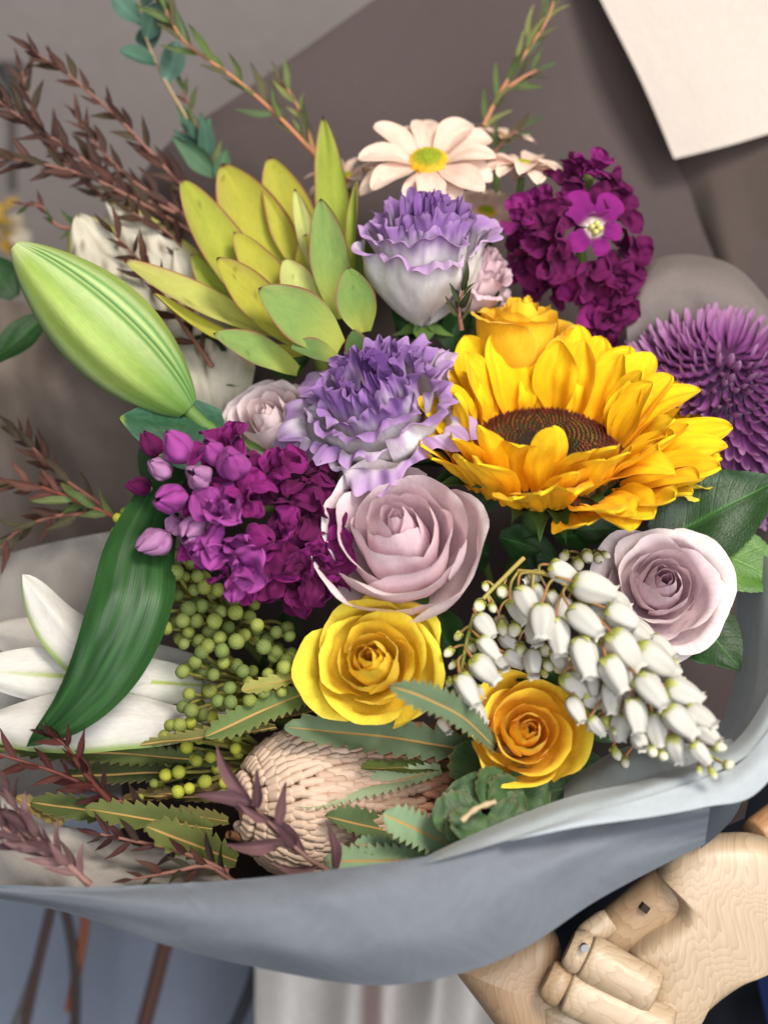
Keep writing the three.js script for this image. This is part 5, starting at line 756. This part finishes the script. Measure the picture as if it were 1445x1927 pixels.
// blurred yellow flowers far behind at the left edge
{
  seed(83);
  const t = thing('yellow_blossom', 'blurred yellow and white blossoms far behind at the left edge', 'blossom', P(10, 450, -0.35));
  for (let i = 0; i < 26; i++) { const c = P(10 + rnd(-45, 35), 450 + rnd(-50, 45), -0.35 + rnd(-0.02, 0.02)), d = dir(rnd(-1, 1), rnd(-1, 1), rnd(0.2, 1)); part(t, 'petal', blade(c, c.clone().addScaledVector(d, 0.02), { w: 0.016, n: dir(rnd(-1, 1), 1, 1), prof: outline(0.3, 0.6, 0.5), cup: 0.3, col: () => (i % 3 ? hex('#cfa93a') : hex('#d9cfbc')) }), M.petal, true); }
  const p = thing('stand', 'blurred dark stand with a flared top at the upper left edge', 'stand', P(20, 360, -0.5));
  part(p, 'pole', tube([P(22, 130, -0.5), P(24, 360, -0.5)], 0.0035, 8, 4, () => hex('#3a3836')), M.stem, true);
  part(p, 'flared_top', tube([P(18, 125, -0.49), P(20, 175, -0.49)], (v) => lerp(0.014, 0.004, v), 10, 4, () => hex('#3f3d3c')), M.stem, true);
}
// ---------------------------------------------------------------- jointed wooden hands that hold the bouquet
{
  const woodTone = (v) => mix(hex('#e0c9a4'), hex('#b48d5c'), v);
  const wood = dataTex(1024, 1024, (x, y) => {
    const X = x * 7 + 0.7 * per(x, y, 1.1, 1.1, 3), Y = y * 7 + 0.8 * per(x, y, 1.0, 1.2, 7), f = Math.hypot((X - 2.1) * 0.9, (Y - 6.4) * 0.42) + 0.08 * per(x, y, 8, 2, 5), r = (f * 9) % 1, line = pow(r, 3) * 0.45 + 0.12 * pow(1 - abs(r - 0.4), 2);
    const c = mix([0.84, 0.77, 0.67], [0.66, 0.53, 0.41], clamp(line)); const k = 0.97 + 0.05 * per(x, y, 30, 4, 9); return mul(c, k);
  }, true, [1 / 0.15, 1 / 0.15]);
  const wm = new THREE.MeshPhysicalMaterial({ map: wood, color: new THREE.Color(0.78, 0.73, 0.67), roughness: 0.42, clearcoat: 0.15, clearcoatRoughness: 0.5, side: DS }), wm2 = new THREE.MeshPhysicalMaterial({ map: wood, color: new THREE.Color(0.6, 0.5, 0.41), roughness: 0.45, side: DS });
  const solidUV = (g, kx = 0.3, ky = 0.5) => { const p = g.attributes.position, uv = new Float32Array(p.count * 2); for (let i = 0; i < p.count; i++) { uv[i * 2] = p.getX(i) + kx * p.getZ(i) + 0.05; uv[i * 2 + 1] = p.getY(i) + ky * p.getZ(i) + 0.07; } g.setAttribute('uv', new THREE.BufferAttribute(uv, 2)); return g; };
  const camQ = new THREE.Quaternion().setFromRotationMatrix(new THREE.Matrix4().makeBasis(RX, UY, FZ));
  function carved(t, name, pts, d, depth, bev, mat, o = {}) { // a rounded block: outline in the hand's plane, real thickness, rounded edges
    const c = P(pts[0][0], pts[0][1], d), toL = (x, y) => { const v = P(x, y, d).sub(c); return new THREE.Vector2(v.dot(RX), v.dot(UY)); };
    const cv = new THREE.SplineCurve([...pts.map(([x, y]) => toL(x, y)), toL(...pts[0])]), ring = cv.getPoints(pts.length * 8).slice(0, -1), ce = toL(...(o.centre ?? [pts.reduce((q, p) => q + p[0], 0) / pts.length, pts.reduce((q, p) => q + p[1], 0) / pts.length]));
    const n = ring.length, K = 14, h = depth / 2 + bev, pos = [], ix = [], pp = o.p ?? 3.2;
    for (const sgn of [1, -1]) for (let k = 0; k <= K; k++) { const w = k / K, s = sin(w * PI / 2), sc = pow(s, 0.8), z = sgn * h * pow(max(0, 1 - pow(sc, pp)), 1 / 2.2) - h; for (const q of ring) { let dx = q.x - ce.x, dy = q.y - ce.y; if (o.core) { const l = Math.hypot(dx, dy), f = ss(0.45, 0.97, sc), ex = dx / l * o.core[0] * PX, ey = dy / l * o.core[1] * PX; dx = lerp(ex, dx, f); dy = lerp(ey, dy, f); } pos.push(ce.x + dx * sc, ce.y + dy * sc, z); } }
    for (let side = 0; side < 2; side++) for (let k = 0; k < K; k++) for (let i = 0; i < n; i++) { const a0 = side * (K + 1) * n + k * n + i, b0 = side * (K + 1) * n + k * n + (i + 1) % n; ix.push(a0, a0 + n, b0, b0, a0 + n, b0 + n); }
    const g = new THREE.BufferGeometry(); g.setAttribute('position', new THREE.Float32BufferAttribute(pos, 3)); g.setIndex(ix); g.computeVertexNormals();
    solidUV(g); const m = part(t, name, g, mat); m.quaternion.copy(camQ); m.position.copy(c).sub(t.position); return m;
  }
  function segment(t, name, a, b, r0, r1, flat, mat) { // a turned finger piece with rounded ends
    const A = P(...a), B = P(...b), L = A.distanceTo(B), pf = []; for (let i = 0; i <= 36; i++) { const v = i / 36, e = min(1, min(v, 1 - v) * L / 0.006); pf.push(new THREE.Vector2(max(0.0001, lerp(r0, r1, v) * PX * (0.72 + 0.28 * Math.sqrt(1 - pow(1 - e, 2))) * (i === 0 || i === 36 ? 0 : 1)), v * L)); }
    const g = new THREE.LatheGeometry(pf, 36); g.scale(1, 1, flat); solidUV(g); const m = part(t, name, g, mat); m.quaternion.copy(orient(B.clone().sub(A))); m.position.copy(A).sub(t.position); return m;
  }
  const t = thing('mannequin_hand', 'pale grained wooden hand with jointed fingers at the lower right', 'wooden hand', P(1300, 1760, 0.02));
  carved(t, 'palm', [[1250, 1662], [1268, 1622], [1312, 1592], [1380, 1586], [1450, 1590], [1560, 1640], [1600, 1760], [1480, 1815], [1400, 1868], [1330, 1925], [1290, 1990], [1235, 1990], [1225, 1925], [1228, 1872], [1215, 1838], [1196, 1812], [1230, 1775], [1270, 1748], [1284, 1728], [1282, 1704], [1268, 1684]], 0.05, 0.022, 0.0042, wm, { centre: [1400, 1772], p: 8, core: [150, 120] });
  segment(t, 'finger_base', [1288, 1672, 0.028], [1130, 1788, 0.022], 66, 54, 0.8, wm2);
  { const sl = part(t, 'slot', new THREE.BoxGeometry(0.0036, 0.003, 0.006), tint(hex('#2a2018'), 0.9)); sl.position.copy(P(1211, 1707, 0.0365)).sub(t.position); sl.quaternion.copy(orient(dir(0.6, 0.8, 0))); }
  segment(t, 'finger_segment', [1098, 1796, 0.045], [1236, 1872, 0.05], 41, 38, 0.8, wm);
  segment(t, 'finger_segment', [1060, 1858, 0.043], [1262, 1948, 0.05], 42, 46, 0.8, wm);
  segment(t, 'knuckle', [1068, 1780, 0.043], [1102, 1798, 0.0445], 36, 42, 0.8, wm);
  segment(t, 'knuckle', [1026, 1838, 0.041], [1064, 1860, 0.0425], 36, 43, 0.8, wm2);
  segment(t, 'joint_block', [1150, 1728, 0.036], [1096, 1768, 0.036], 24, 24, 0.8, wm);
  const screw = new THREE.CylinderGeometry(0.0017, 0.0017, 0.003, 16); const sm = part(t, 'screw', screw, tint(hex('#8a8a8c'), 0.35, { metalness: 0.8 })); sm.position.copy(P(1099, 1783, 0.0535)).sub(t.position); sm.quaternion.copy(orient(FZ));
  const l = thing('mannequin_hand', 'second wooden hand in shade under the slate wrap left of the jointed fingers', 'wooden hand', P(940, 1850, 0.0));
  carved(l, 'palm', [[835, 1822], [900, 1795], [1020, 1745], [1060, 1790], [1075, 1850], [1120, 1900], [1130, 1990], [1020, 2030], [960, 1985], [905, 1915]], 0.035, 0.02, 0.012, wm2);
  carved(l, 'thumb', [[1020, 1905], [1080, 1890], [1130, 1905], [1180, 1960], [1150, 2000], [1040, 1990]], 0.04, 0.01, 0.006, wm);
  const f = thing('wooden_arm', 'reddish wooden arm piece at the right edge above the jointed hand', 'wooden arm', P(1450, 1570, -0.02));
  segment(f, 'forearm', [1415, 1580, -0.02], [1560, 1500, -0.04], 36, 60, 1, new THREE.MeshPhysicalMaterial({ map: wood, color: new THREE.Color(0.75, 0.5, 0.33), roughness: 0.45 }));
}
renderer.render(scene, camera);
